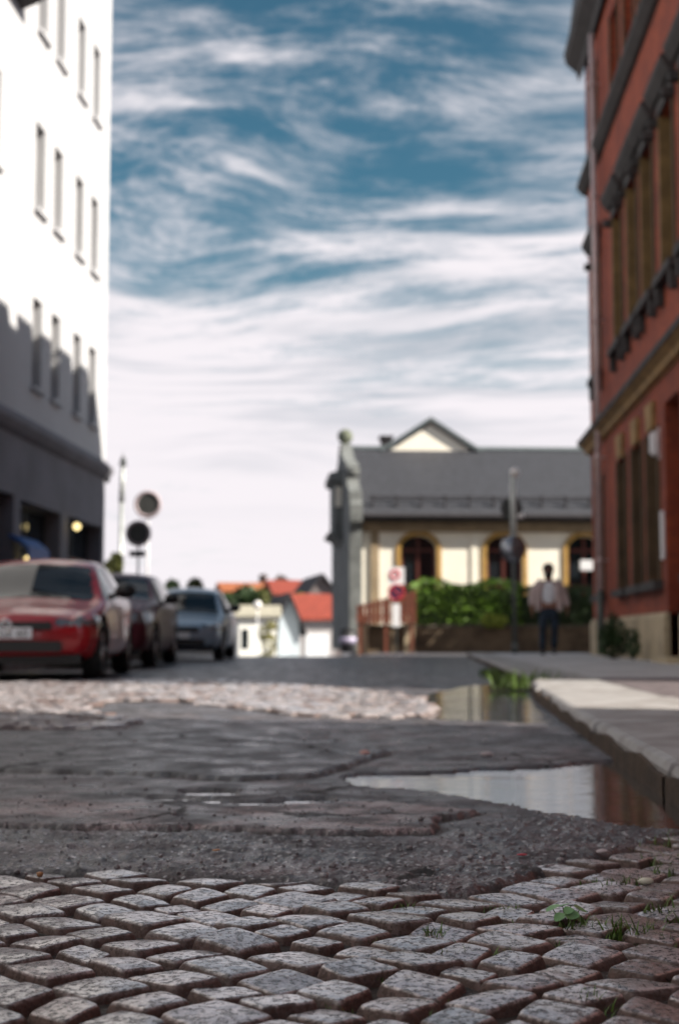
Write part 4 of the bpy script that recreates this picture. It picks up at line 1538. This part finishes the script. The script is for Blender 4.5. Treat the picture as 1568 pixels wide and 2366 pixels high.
    if plate_text:
        cu = bpy.data.curves.new('plate_text', 'FONT'); cu.body = plate_text; cu.size = .115; cu.align_x = 'CENTER'; cu.extrude = .001
        to = bpy.data.objects.new('plate_text', cu); COL.objects.link(to)
        dg = bpy.context.evaluated_depsgraph_get()
        me = bpy.data.meshes.new_from_object(to.evaluated_get(dg))
        bpy.data.objects.remove(to)
        me.transform(Matrix.Translation((.02, -.058, .44)) @ Matrix.Rotation(R(90), 4, 'X'))
        link_mesh('plate_text', me, M_black, pl)
    if badge:
        b = MB(); zc = .585 * hs
        b.ring((0, -.058, zc), (0, 1, 0), .058, .009)
        for p0, p1 in (((-.032, zc + .045), (0, zc + .004)), ((0, zc + .004), (.032, zc + .045)), ((-.045, zc + .01), (-.018, zc - .045)), ((-.018, zc - .045), (0, zc - .004)),
                       ((0, zc - .004), (.018, zc - .045)), ((.018, zc - .045), (.045, zc + .01))):
            b.tube((p0[0], -.058, p0[1]), (p1[0], -.058, p1[1]), .007, n=6)
        b.build('badge', M_chrome, root, True)
    # underbody
    b = MB(); b.box(-hw * .80, hw * .80, .12, L - .12, .17, .52); b.build('underbody', M_black, root)
    # wheels
    proto = None
    for a in wx:
        for sg in (1, -1):
            if proto is None:
                b = MB()
                prof = [(.20, -.095), (.30, -.098), (.315, -.07), (.317, 0), (.315, .07), (.30, .098), (.20, .095)]
                n = 36; rows = []
                for q in range(n):
                    th = 2 * math.pi * q / n
                    rows.append([b.V((p[1], p[0] * math.cos(th), p[0] * math.sin(th))) for p in prof])
                for q in range(n):
                    for j in range(len(prof) - 1):
                        b.f.append([rows[q][j], rows[q][j + 1], rows[(q + 1) % n][j + 1], rows[(q + 1) % n][j]])
                    b.f.append([rows[q][-1], rows[q][0], rows[(q + 1) % n][0], rows[(q + 1) % n][-1]])
                wh = b.build('wheel', M_rubber, root, True)
                r = MB(); r.tube((-.07, 0, 0), (.07, 0, 0), .06, .06, 14)
                r.ring((.06, 0, 0), (1, 0, 0), .195, .02); r.ring((-.06, 0, 0), (1, 0, 0), .195, .02)
                for q in range(5):
                    th = 2 * math.pi * q / 5
                    c_, s_ = math.cos(th), math.sin(th)
                    for xx in (.062, -.062):
                        r.tube((xx, .05 * c_, .05 * s_), (xx, .19 * c_, .19 * s_), .026, .034, 6)
                r.build('rim', M_alloy, wh, True)
                h = MB(); h.tube((-.05, 0, 0), (.05, 0, 0), .198, n=24); h.build('brake_disc', M_black, wh, True)
                proto = wh
            else:
                wh = copy_tree(proto, root)
            wh.location = (sg * (hw - .115), a, wr_ + .002)
    return root


def paint(name, col, metal=.0, rough=.3):
    m = mat(name, col, rough, coat=.55 if 'plum' not in name else .2, metal=metal)
    return m


c1 = at(15, 1500, 14.3)
make_car('parked_car', (c1.x, 14.3, .012), R(2.2), paint('red_paint', (.36, .003, .010)), 'glossy red hatchback parked nearest, facing the camera at the left edge',
         L=3.95, H=1.35, Wd=1.80, plate_text='C GE 60')
c2 = at(345, 1500, 20.3)
make_car('parked_car', (c2.x - .86, 20.4, .012), R(.5), paint('plum_paint', (.075, .006, .018), .0, .42), 'dark plum estate car parked between the red hatchback and the blue grey car',
         L=4.3, H=1.46, Wd=1.74, estate=True, badge=False)
c3 = at(512, 1500, 27.0)
make_car('parked_car', (c3.x - .85, 26.9, .012), R(-.4), paint('blue_grey_paint', (.27, .36, .46), .3), 'blue grey car parked farthest along the kerb',
         L=4.0, H=1.44, Wd=1.72, estate=False, badge=False)


# ------------------------------------------------------------------ person
def skinned(name, joints, bones, root_i, m, parent, sub=2):
    me = bpy.data.meshes.new(name)
    me.from_pydata([j[0] for j in joints], bones, [])
    o = bpy.data.objects.new(name, me)
    COL.objects.link(o)
    mod = o.modifiers.new('s', 'SKIN')
    for i, j in enumerate(joints):
        sv = me.skin_vertices[0].data[i]
        r = j[1]
        sv.radius = r if isinstance(r, tuple) else (r, r)
        sv.use_root = (i == root_i)
    mod.use_smooth_shade = True
    sm = o.modifiers.new('u', 'SUBSURF'); sm.levels = sub; sm.render_levels = sub
    dg = bpy.context.evaluated_depsgraph_get()
    new = bpy.data.meshes.new_from_object(o.evaluated_get(dg))
    bpy.data.objects.remove(o)
    new.name = name
    return link_mesh(name, new, m, parent, True)


def build_person():
    p = gnd(1268, 1514, .09)
    root = empty('person', (p.x, p.y, .092), R(-6), 'person walking on the pavement in a pinkish open jacket, white shirt and dark jeans', 'person')
    # front = -y
    J = [((0, 0, .95), (.15, .11)),           # 0 pelvis
         ((0, -.01, 1.15), (.155, .115)),     # 1 waist
         ((0, 0, 1.36), (.17, .115)),         # 2 chest
         ((0, .01, 1.47), (.09, .08)),        # 3 base of neck
         ((0, -.01, 1.555), (.068, .07)),    # 4 neck
         ((0, -.02, 1.63), (.068, .085)),     # 5 jaw
         ((0, -.015, 1.72), (.076, .095)),    # 6 cranium
         ((0, -.01, 1.775), (.05, .06)),      # 7 crown
         ((-.19, .01, 1.43), .065), ((-.30, .03, 1.17), .05), ((-.33, -.03, .93), .036),      # 8,9,10 arm (viewer left)
         ((.19, .01, 1.43), .065), ((.31, .05, 1.17), .05), ((.37, .0, .94), .036),           # 11,12,13
         ((-.10, 0, .86), .095), ((-.12, -.10, .50), .062), ((-.13, -.06, .10), .042),        # 14,15,16 leg
         ((.10, 0, .86), .095), ((.11, .0, .50), .062), ((.10, .16, .13), .042),              # 17,18,19
         ((0, -.115, 1.66), .018)]            # 20 nose
    Bn = [(0, 1), (1, 2), (2, 3), (3, 4), (4, 5), (5, 6), (6, 7), (2, 8), (8, 9), (9, 10), (2, 11), (11, 12), (12, 13), (0, 14), (14, 15), (15, 16), (0, 17), (17, 18), (18, 19), (6, 20)]
    # palms and fingers hang off the wrists of the same body
    for wi, sx in ((10, -1), (13, 1)):
        bx, by, bz = J[wi][0]
        J.append(((bx + .005 * sx, by - .01, bz - .075), (.022, .038))); pi = len(J) - 1; Bn.append((wi, pi))
        for f, (dy, ln) in enumerate(((-.032, .07), (-.011, .08), (.010, .075), (.030, .058))):
            J.append(((bx - .004 * sx, by - .012 + dy, bz - .105), .0095)); Bn.append((pi, len(J) - 1))
            J.append(((bx - .022 * sx, by - .018 + dy, bz - .105 - ln), .0075)); Bn.append((len(J) - 2, len(J) - 1))
        J.append(((bx - .012 * sx, by - .05, bz - .055), .010)); Bn.append((wi, len(J) - 1))
        J.append(((bx - .02 * sx, by - .065, bz - .095), .008)); Bn.append((len(J) - 2, len(J) - 1))
    skinned('body', J, Bn, 0, M_skin, root)
    # hair cap, beard shadow as hair
    h = MB(); h.sphere((0, .018, 1.725), .116, sz=.98); ho = h.build('hair', M_hair, root, True)
    h = MB()
    for sx in (-1, 1):
        h.sphere((sx * .028, -.098, 1.685), .0105)
    h.build('eyes', M_hair, root, True)
    h = MB()
    for sx in (-1, 1):
        h.sphere((sx * .080, .0, 1.665), .026, sz=1.4)
    h.build('ears', M_skin_dk, root, True)
    h = MB(); h.sphere((0, .02, 1.58), .085, sz=1.1); h.build('hair', M_hair, root, True)
    h = MB(); h.sphere((0, -.05, 1.60), .082, sz=1.0); h.build('beard', M_hair, root, True)
    # shirt
    skinned('shirt', [((0, -.012, .98), (.168, .135)), ((0, -.022, 1.16), (.172, .138)), ((0, -.012, 1.36), (.178, .135)), ((0, .0, 1.475), (.10, .09))],
            [(0, 1), (1, 2), (2, 3)], 0, M_shirt, root)
    # open jacket: two front panels, a back, two sleeves
    for sx in (-1, 1):
        skinned('jacket_sleeve', [((sx * .13, .02, 1.46), .09), ((sx * .225, .015, 1.42), .098), ((sx * (.315), .04, 1.17), .086), ((sx * (.335 if sx < 0 else .37), -.015, .965), .066)],
                [(0, 1), (1, 2), (2, 3)], 1, M_jacket, root)
        skinned('jacket_front', [((sx * .115, -.075, 1.47), (.05, .045)), ((sx * .172, -.105, 1.32), (.055, .06)), ((sx * .20, -.105, 1.1), (.05, .065)), ((sx * .22, -.09, .86), (.05, .06))],
                [(0, 1), (1, 2), (2, 3)], 1, M_jacket, root)
    skinned('jacket_back', [((0, .075, 1.49), (.13, .06)), ((0, .085, 1.34), (.20, .075)), ((0, .085, 1.1), (.20, .08)), ((0, .08, .86), (.21, .075))],
            [(0, 1), (1, 2), (2, 3)], 1, M_jacket, root)
    # jeans
    skinned('trousers', [((0, 0, 1.0), (.172, .135)), ((0, 0, .90), (.165, .135)), ((-.105, 0, .80), .108), ((-.125, -.10, .50), .082), ((-.13, -.055, .075), .072),
                         ((.105, 0, .80), .108), ((.115, .0, .50), .082), ((.10, .15, .12), .070)],
            [(0, 1), (1, 2), (2, 3), (3, 4), (1, 5), (5, 6), (6, 7)], 0, M_jeans, root)
    for x_, y_, z_, tilt in ((-.13, -.06, .0, 0), (.10, .15, .0, .06)):
        skinned('shoe', [((x_, y_ + .06, .05 + tilt), (.045, .045)), ((x_, y_ - .03, .05 + tilt * .6), (.05, .045)), ((x_ * 1.05, y_ - .17, .033), (.048, .03))], [(0, 1), (1, 2)], 0, M_shoe, root)


build_person()


# ------------------------------------------------------------------ houses and trees down the hill
def gable_house(name, px0, px1, py_ridge, py_eave, Y, wall_m, roof_m, label, D=7.0, axis='x', group='houses down the hill', windows=()):
    a = at(px0, py_eave, Y); b_ = at(px1, py_eave, Y); r = at((px0 + px1) / 2, py_ridge, Y + (D / 2 if axis == 'x' else 0))
    gz = float(ground_z(np.array(a.x), np.array(Y))) - .3
    t = empty(name, (a.x, Y, gz), R(9), label, 'house', group)
    W_ = b_.x - a.x; ze = a.z - gz; zr = r.z - gz
    b = MB()
    b.box(0, W_, 0, D, 0, ze)
    if axis == 'y':
        b.poly([(0, 0, ze), (W_, 0, ze), (W_ / 2, 0, zr - .05)]); b.poly([(0, D, ze), (W_, D, ze), (W_ / 2, D, zr - .05)])
    else:
        b.poly([(0, 0, ze), (0, D, ze), (0, D / 2, zr - .05)]); b.poly([(W_, 0, ze), (W_, D, ze), (W_, D / 2, zr - .05)])
    b.build('wall', wall_m, t)
    b = MB(); o_ = .35
    if axis == 'y':
        s = (zr - ze) / (W_ / 2)
        b.prism([(-o_, ze - o_ * s), (W_ / 2, zr), (W_ + o_, ze - o_ * s), (W_ + o_, ze - o_ * s + .18), (W_ / 2, zr + .18), (-o_, ze - o_ * s + .18)], 'y', -o_, D + o_)
    else:
        s = (zr - ze) / (D / 2)
        b.prism([(-o_, ze - o_ * s), (D / 2, zr), (D + o_, ze - o_ * s), (D + o_, ze - o_ * s + .18), (D / 2, zr + .18), (-o_, ze - o_ * s + .18)], 'x', -o_, W_ + o_)
    b.build('roof', roof_m, t)
    for (x0, x1, z0, z1, m) in windows:
        b = MB(); A = at(x0, z1, Y); B_ = at(x1, z0, Y)
        b.box(A.x - a.x, B_.x - a.x, -.06, -.005, A.z - gz, B_.z - gz)
        b.build('garage_door' if m is M_white else 'window', m, t)
    return t


# white flat-roofed house
Y = 72.0
a = at(552, 1400, Y); b2 = at(640, 1400, Y); gz = float(ground_z(np.array(a.x), np.array(Y))) - .3
t = empty('flat_roofed_house', (a.x, Y, gz), R(14), 'bright white low house with pale flat roof down the hill', 'house', 'houses down the hill')
zt = at(600, 1425, Y).z - gz; zr = at(600, 1398, Y).z - gz
b = MB(); b.box(0, b2.x - a.x, 0, 6, 0, zt); b.build('wall', mat('bright_white_render', (.84, .83, .78), .8, .05, 2), t)
b = MB(); b.box(-.35, b2.x - a.x + .2, -.35, 6.3, zt + .003, zr); b.build('roof', mat('pale_fascia', (.5, .47, .38), .8, .2, 2), t, bevel=.03)
b = MB(); b.box(.15, .5, -.03, -.004, zt - 1.6, zt - .6); b.build('window', M_glass, t)

gable_house('pale_blue_house', 644, 692, 1376, 1432, 74.0, mat('pale_blue_render', (.55, .62, .68), .8, .1, 1), M_darkroof,
            'narrow pale blue house with dark gable roof beside the white house', D=8, axis='y')
gable_house('red_roofed_house', 678, 775, 1378, 1428, 78.0, mat('grey_beige_render', (.40, .37, .37), .8, .15, 1), M_redroof,
            'grey beige house with bright red tiled roof and white garage door', D=8, axis='x', windows=((706, 760, 1463, 1530, M_white),))
gable_house('dark_roofed_house', 700, 790, 1330, 1385, 94.0, mat('dark_render', (.18, .15, .15), .8, .2, 1), M_darkroof,
            'house with dark steep roof behind the red roofed house', D=9, axis='y')
gable_house('red_roofed_house', 640, 720, 1345, 1372, 106.0, M_beige, M_redroof, 'far red tiled house roof left of the dark roofed house', D=9, axis='x')
gable_house('orange_roofed_house', 520, 690, 1350, 1366, 118.0, M_beige, M_orange, 'long distant orange tiled roof above the dark trees', D=9, axis='x')

p = at(595, 1397, 69)
gz = float(ground_z(np.array(p.x), np.array(69.0)))
t = empty('glint_globe', (p.x, 69, gz), 0, 'white globe standing in for a blurred glint in front of the white flat roofed house', 'lamp')
b = MB(); b.sphere((0, 0, p.z - gz), .2); b.build('globe', MATS['lamp_glass_white'], t, True)  # added white ball in place of an out-of-focus bright glint
b = MB(); b.tube((0, 0, 0), (0, 0, p.z - gz - .13), .03); b.build('post', M_white, t, True)


def tree_at(px, py_top, Y, width_px, m, label, name='tree', n=1500, leaf=.2, seed=1, **kw):
    p = at(px, py_top, Y)
    gz = float(ground_z(np.array(p.x), np.array(Y))) - .2
    return tree(name, (p.x, Y, gz), p.z - gz, width_px / 2 / 3285 * Y, m, label, 'trees down the hill', n, leaf, seed, **kw)


tree_at(262, 1250, 39.5, 46, M_leaf_o, 'narrow dark green conifer beside the white building corner', 'conifer_tree', 2500, .12, 3, trunk=.06, squash=1.7, blobs=14)
tree_at(402, 1326, 52, 52, M_leaf_d, 'dark rounded tree above the plum car roof', n=1500, leaf=.14, seed=5, trunk=.4)
tree_at(457, 1325, 54, 60, M_leaf_o, 'olive green rounded tree top above the blue grey car', n=1500, leaf=.14, seed=6, trunk=.4)
tree_at(560, 1350, 86, 150, M_leaf_d, 'dark green tree left in the row behind the white house', n=2200, leaf=.22, seed=7, trunk=.25)
tree_at(628, 1344, 88, 130, M_leaf_o, 'olive tree in the row behind the white house below the pale trees', n=2200, leaf=.22, seed=8, trunk=.25)
tree_at(678, 1342, 90, 80, M_leaf_h, 'bright green tree at the right end of the row behind the houses', n=1600, leaf=.22, seed=9, trunk=.25)
tree_at(607, 1308, 150, 50, M_leaf_far, 'pale brownish distant tree, left and taller of two', n=900, leaf=.4, seed=10, trunk=.3)
tree_at(648, 1312, 150, 34, M_leaf_far, 'pale brownish distant tree, right and smaller of two', n=700, leaf=.4, seed=11, trunk=.3)
p = at(613, 1515, 70)
gz = float(ground_z(np.array(p.x), np.array(70.0)))
t = empty('garden_shrub', (p.x, 70, gz), 0, 'sunlit olive shrub in front of the white flat roofed house', 'shrub')
b = MB()
for k in range(4):
    b.tube((0, 0, 0), (.25 * math.cos(k * 1.6), .25 * math.sin(k * 1.6), .9), .03, .015, 6)
b.build('stem', M_bark, t)
ht = at(613, 1432, 70).z - gz
leaf_cloud('foliage', blob_points([((.05, 0, ht * .35), (.5, .5, .6)), ((.16, 0, ht * .65), (.42, .4, .55)), ((-.14, 0, ht * .8), (.3, .3, .4)), ((.25, 0, ht * .9), (.3, .3, .3))], 900, 12), .09,
           mat('sunny_leaf', (.25, .23, .05), .5, .5, 3), t, 12)


tree('street_tree', (10.3, 39.8, 0), 7.0, 3.0, M_leaf_d, 'leafy street tree round the corner of the red brick building', None, 4500, .15, 31, trunk=.2)


# ------------------------------------------------------------------ weeds
def blades(pts, hgt, per, seed, spread=.03, wdt=.0022):
    rng = np.random.default_rng(seed); V = []; F = []
    for (x, y, z, sc) in pts:
        for k in range(per):
            a = rng.uniform(0, 6.283); r = spread * sc * rng.uniform(0, 1) ** .6
            bx, by = x + r * math.cos(a) * 1.5, y + r * math.sin(a) * .7
            h = hgt * sc * rng.uniform(.45, 1.15); ln = h * rng.uniform(.2, .9); da = rng.uniform(0, 6.283)
            wv = np.array([-math.sin(da), math.cos(da), 0]) * wdt * rng.uniform(.7, 1.5) * sc ** .5
            o = len(V)
            for t_ in (0, .4, .75, 1):
                c = np.array([bx + math.cos(da) * ln * t_ ** 1.6, by + math.sin(da) * ln * t_ ** 1.6, z + h * t_ * (1 - .25 * t_)])
                ww = wv * (1 - t_ * .92)
                V += [c - ww, c + ww]
            for j in range(3):
                F.append([o + 2 * j, o + 2 * j + 1, o + 2 * j + 3, o + 2 * j + 2])
    return V, F


tuf = [(1353, 2158, 1.0), (1406, 2168, 1.2), (1440, 2176, .9), (1462, 2182, 1.1), (1490, 2172, .8), (1436, 2066, 1.0), (1450, 2050, .8), (1512, 2010, .9), (1540, 1998, .9),
       (1535, 2124, .9), (1500, 2120, .8), (1560, 2150, 1.2), (1548, 2190, .8), (1171, 2224, .7), (1110, 2112, .6), (1175, 2119, .7), (1043, 2222, .6), (1015, 2170, .8), (990, 2175, .6),
       (1368, 2335, .7), (1350, 2320, .6), (960, 2118, .7), (930, 2112, .6), (770, 2165, .4), (1495, 2052, .7), (1340, 2060, .6), (1275, 2050, .6), (1530, 2030, .8), (1390, 2050, .6),
       (1090, 2115, .5), (1230, 2190, .5), (1300, 2165, .8), (1330, 2160, .9), (880, 2275, .4), (1390, 2160, .9), (1425, 2178, 1.0), (1555, 2100, .9), (1480, 1975, .8), (1520, 1960, .9), (1560, 1945, .9)]
pts = []
for px, py, sc in tuf:
    g = gnd(px, py, -.012)
    pts.append((g.x, g.y, -.012, sc))
rg = np.random.default_rng(77)
for k in range(230):
    y = rg.uniform(1.5, 3.3); x = y * rg.uniform(-.06, .25) + rg.uniform(0, .05)
    if y < np.interp(x, BX, BY) - .02 and rg.uniform() < .25 + 2.2 * max(x, 0):
        pts.append((x, y, -.016, rg.uniform(.3, .62)))
V, F = blades(pts, .042, 20, 2, .024)
o = np_mesh('grass', V, F, M_grass, None, False)
tag(o, 'short grass tufts growing in the joints of the near cobbles', 'grass', kind='stuff')
rng = np.random.default_rng(8)
pts = []
for k in range(60):
    s = rng.uniform(12.1, 18.8); pts.append((*S(kerb_w(s) - rng.uniform(.0, .22), s)[:2], .0, rng.uniform(.8, 2.0)))
for k in range(14):
    s = 12.25 + rng.normal(0, .12); pts.append((*S(.93 + rng.normal(0, .05), s)[:2], .02, rng.uniform(2.0, 4.0)))
V, F = blades(pts, .06, 26, 3, .06, .004)
o = np_mesh('grass', V, F, M_grass, None, False)
tag(o, 'green weeds and moss growing along the gutter by the kerb', 'grass', kind='stuff')
o = None

# small round-leaved weed
g = gnd(1312, 2150, -.01)
t = empty('weed', (g.x, g.y, -.015), 0, 'small round leaved green weed in the cobbles at right', 'weed')
b = MB(); rnd = random.Random(5)
lv = MB()
for k in range(9):
    a = k * 2.4 + .3; rr = rnd.uniform(.008, .026); h = rnd.uniform(.022, .042)
    tip = Vector((rr * math.cos(a), rr * math.sin(a), h))
    b.tube((0, 0, 0), tip, .0011, .0008, 5)
    nrm = Vector((math.cos(a) * .5, math.sin(a) * .5 - .3, 1)).normalized()
    u = nrm.orthogonal().normalized(); v = nrm.cross(u); q = rnd.uniform(.007, .0125)
    c = lv.V(tip)
    ring = [lv.V(tip + (u * math.cos(2 * math.pi * j / 12) + v * math.sin(2 * math.pi * j / 12)) * q * (1 - .12 * math.cos(3 * 2 * math.pi * j / 12)) + nrm * q * .2) for j in range(12)]
    for j in range(12):
        lv.f.append([c, ring[j], ring[(j + 1) % 12]])
b.build('stem', M_grass, t)
lv.build('leaves', M_clover, t, True)

# weed bush at the foot of the red building
q = S(3.2, 24.2, .09)
t = empty('weed_bush', q, 0, 'dark green bushy weed against the plinth of the red brick building', 'shrub')
b = MB()
for k in range(6):
    b.tube((0, 0, 0), (.16 * math.cos(k), .16 * math.sin(k), .5), .012, .006, 5)
b.build('stem', M_bark, t)
leaf_cloud('foliage', blob_points([((0, 0, .22), (.26, .26, .22)), ((.05, 0, .45), (.2, .2, .25)), ((-.08, 0, .38), (.18, .18, .2)), ((.0, .0, .66), (.09, .09, .14))], 1500, 21), .035, M_leaf_d, t, 21)
q = S(3.3, 22.6, .09)
t = empty('weed_bush', q, 0, 'smaller dark weed beside the doorway of the red brick building', 'shrub')
b = MB()
for k in range(4):
    b.tube((0, 0, 0), (.08 * math.cos(k * 1.5), .08 * math.sin(k * 1.5), .3), .01, .005, 5)
b.build('stem', M_bark, t)
leaf_cloud('foliage', blob_points([((0, 0, .2), (.13, .13, .16)), ((0, 0, .38), (.1, .1, .12))], 400, 22), .03, M_leaf_d, t, 22)


# ------------------------------------------------------------------ litter on the road
def chip(name, px, py, L_, W_, H_, m, label, cat, rz=0.0, z=.006):
    g = gnd(px, py, .01)
    b = MB(); b.sphere((0, 0, 0), 1, 10, 6)
    rnd = random.Random(px)
    b.v = [(x * L_ * rnd.uniform(.8, 1.1), y * W_ * rnd.uniform(.8, 1.1), zz * H_) for x, y, zz in b.v]
    o = b.build(name, m, None, True)
    o.location = (g.x, g.y, z + H_ * .7); o.rotation_euler = (0, 0, rz)
    tag(o, label, cat)


chip('fallen_leaf', 1205, 1973, .012, .009, .002, mat('red_leaf', (.5, .03, .05), .5), 'small bright red leaf scrap on the dark asphalt', 'leaf', .2, .008)
chip('fallen_leaf', 500, 1967, .010, .007, .002, mat('tan_leaf', (.45, .22, .1), .5), 'small tan leaf scrap on the rough asphalt', 'leaf', .5, .012)
chip('pebble', 1491, 2027, .016, .011, .006, mat('pale_pebble', (.62, .60, .48), .6), 'pale flat pebble among the grassy setts at right', 'pebble', .1, .0)
chip('pebble', 1390, 1966, .015, .010, .005, mat('pink_pebble', (.5, .42, .42), .6), 'pale pinkish pebble on the dark asphalt near the puddle', 'pebble', .4, .006)
chip('pebble', 842, 1742, .022, .016, .012, mat('rose_pebble', (.6, .34, .3), .6), 'rosy pebble lying beyond the large puddle', 'pebble', .4, .006)
chip('pebble', 1125, 1743, .028, .016, .009, MATS['pink_pebble'], 'pinkish pebble on the asphalt behind the large puddle', 'pebble', .0, .006)
chip('pebble', 93, 2016, .007, .006, .005, MATS['tan_leaf'], 'tiny orange chip at the left edge of the setts', 'pebble', .0, .004)


def gravel():
    rg = np.random.default_rng(55); V = []; F = []
    ico = bmesh.new(); bmesh.ops.create_icosphere(ico, subdivisions=1, radius=1)
    iv = np.array([v.co[:] for v in ico.verts]); fi = np.array([[v.index for v in f.verts] for f in ico.faces]); ico.free()
    for k in range(2600):
        y = 2.55 + 4.5 * rg.uniform() ** 2.0; x = y * rg.uniform(-.34, .26)
        yb = np.interp(x, BX, BY)
        if y < yb + .02 or tow(x, y)[0] > .66: continue
        q = np.array([[x, y]])
        if inpoly(q[:, 0], q[:, 1], PUD1)[0]: continue
        z = float(road_height(np.array([[x]]), np.array([[y]]))[0][0, 0])
        r = rg.uniform(.0018, .0042) * (1 + (rg.uniform() < .06) * 1.4)
        p = iv * rg.uniform(.6, 1.25, iv.shape) * r * np.array([1, 1, .7]) + np.array([x, y, z + r * .35])
        F.append(fi + len(V) * len(iv)); V.append(p)
    o = np_mesh('gravel', np.concatenate(V), np.concatenate(F), mat('loose_gravel', (.42, .40, .41), .5, .7, 30, col2=(.10, .08, .08)), None, False)
    tag(o, 'loose grit and small stones scattered over the asphalt behind the setts', 'gravel', kind='stuff')


gravel()
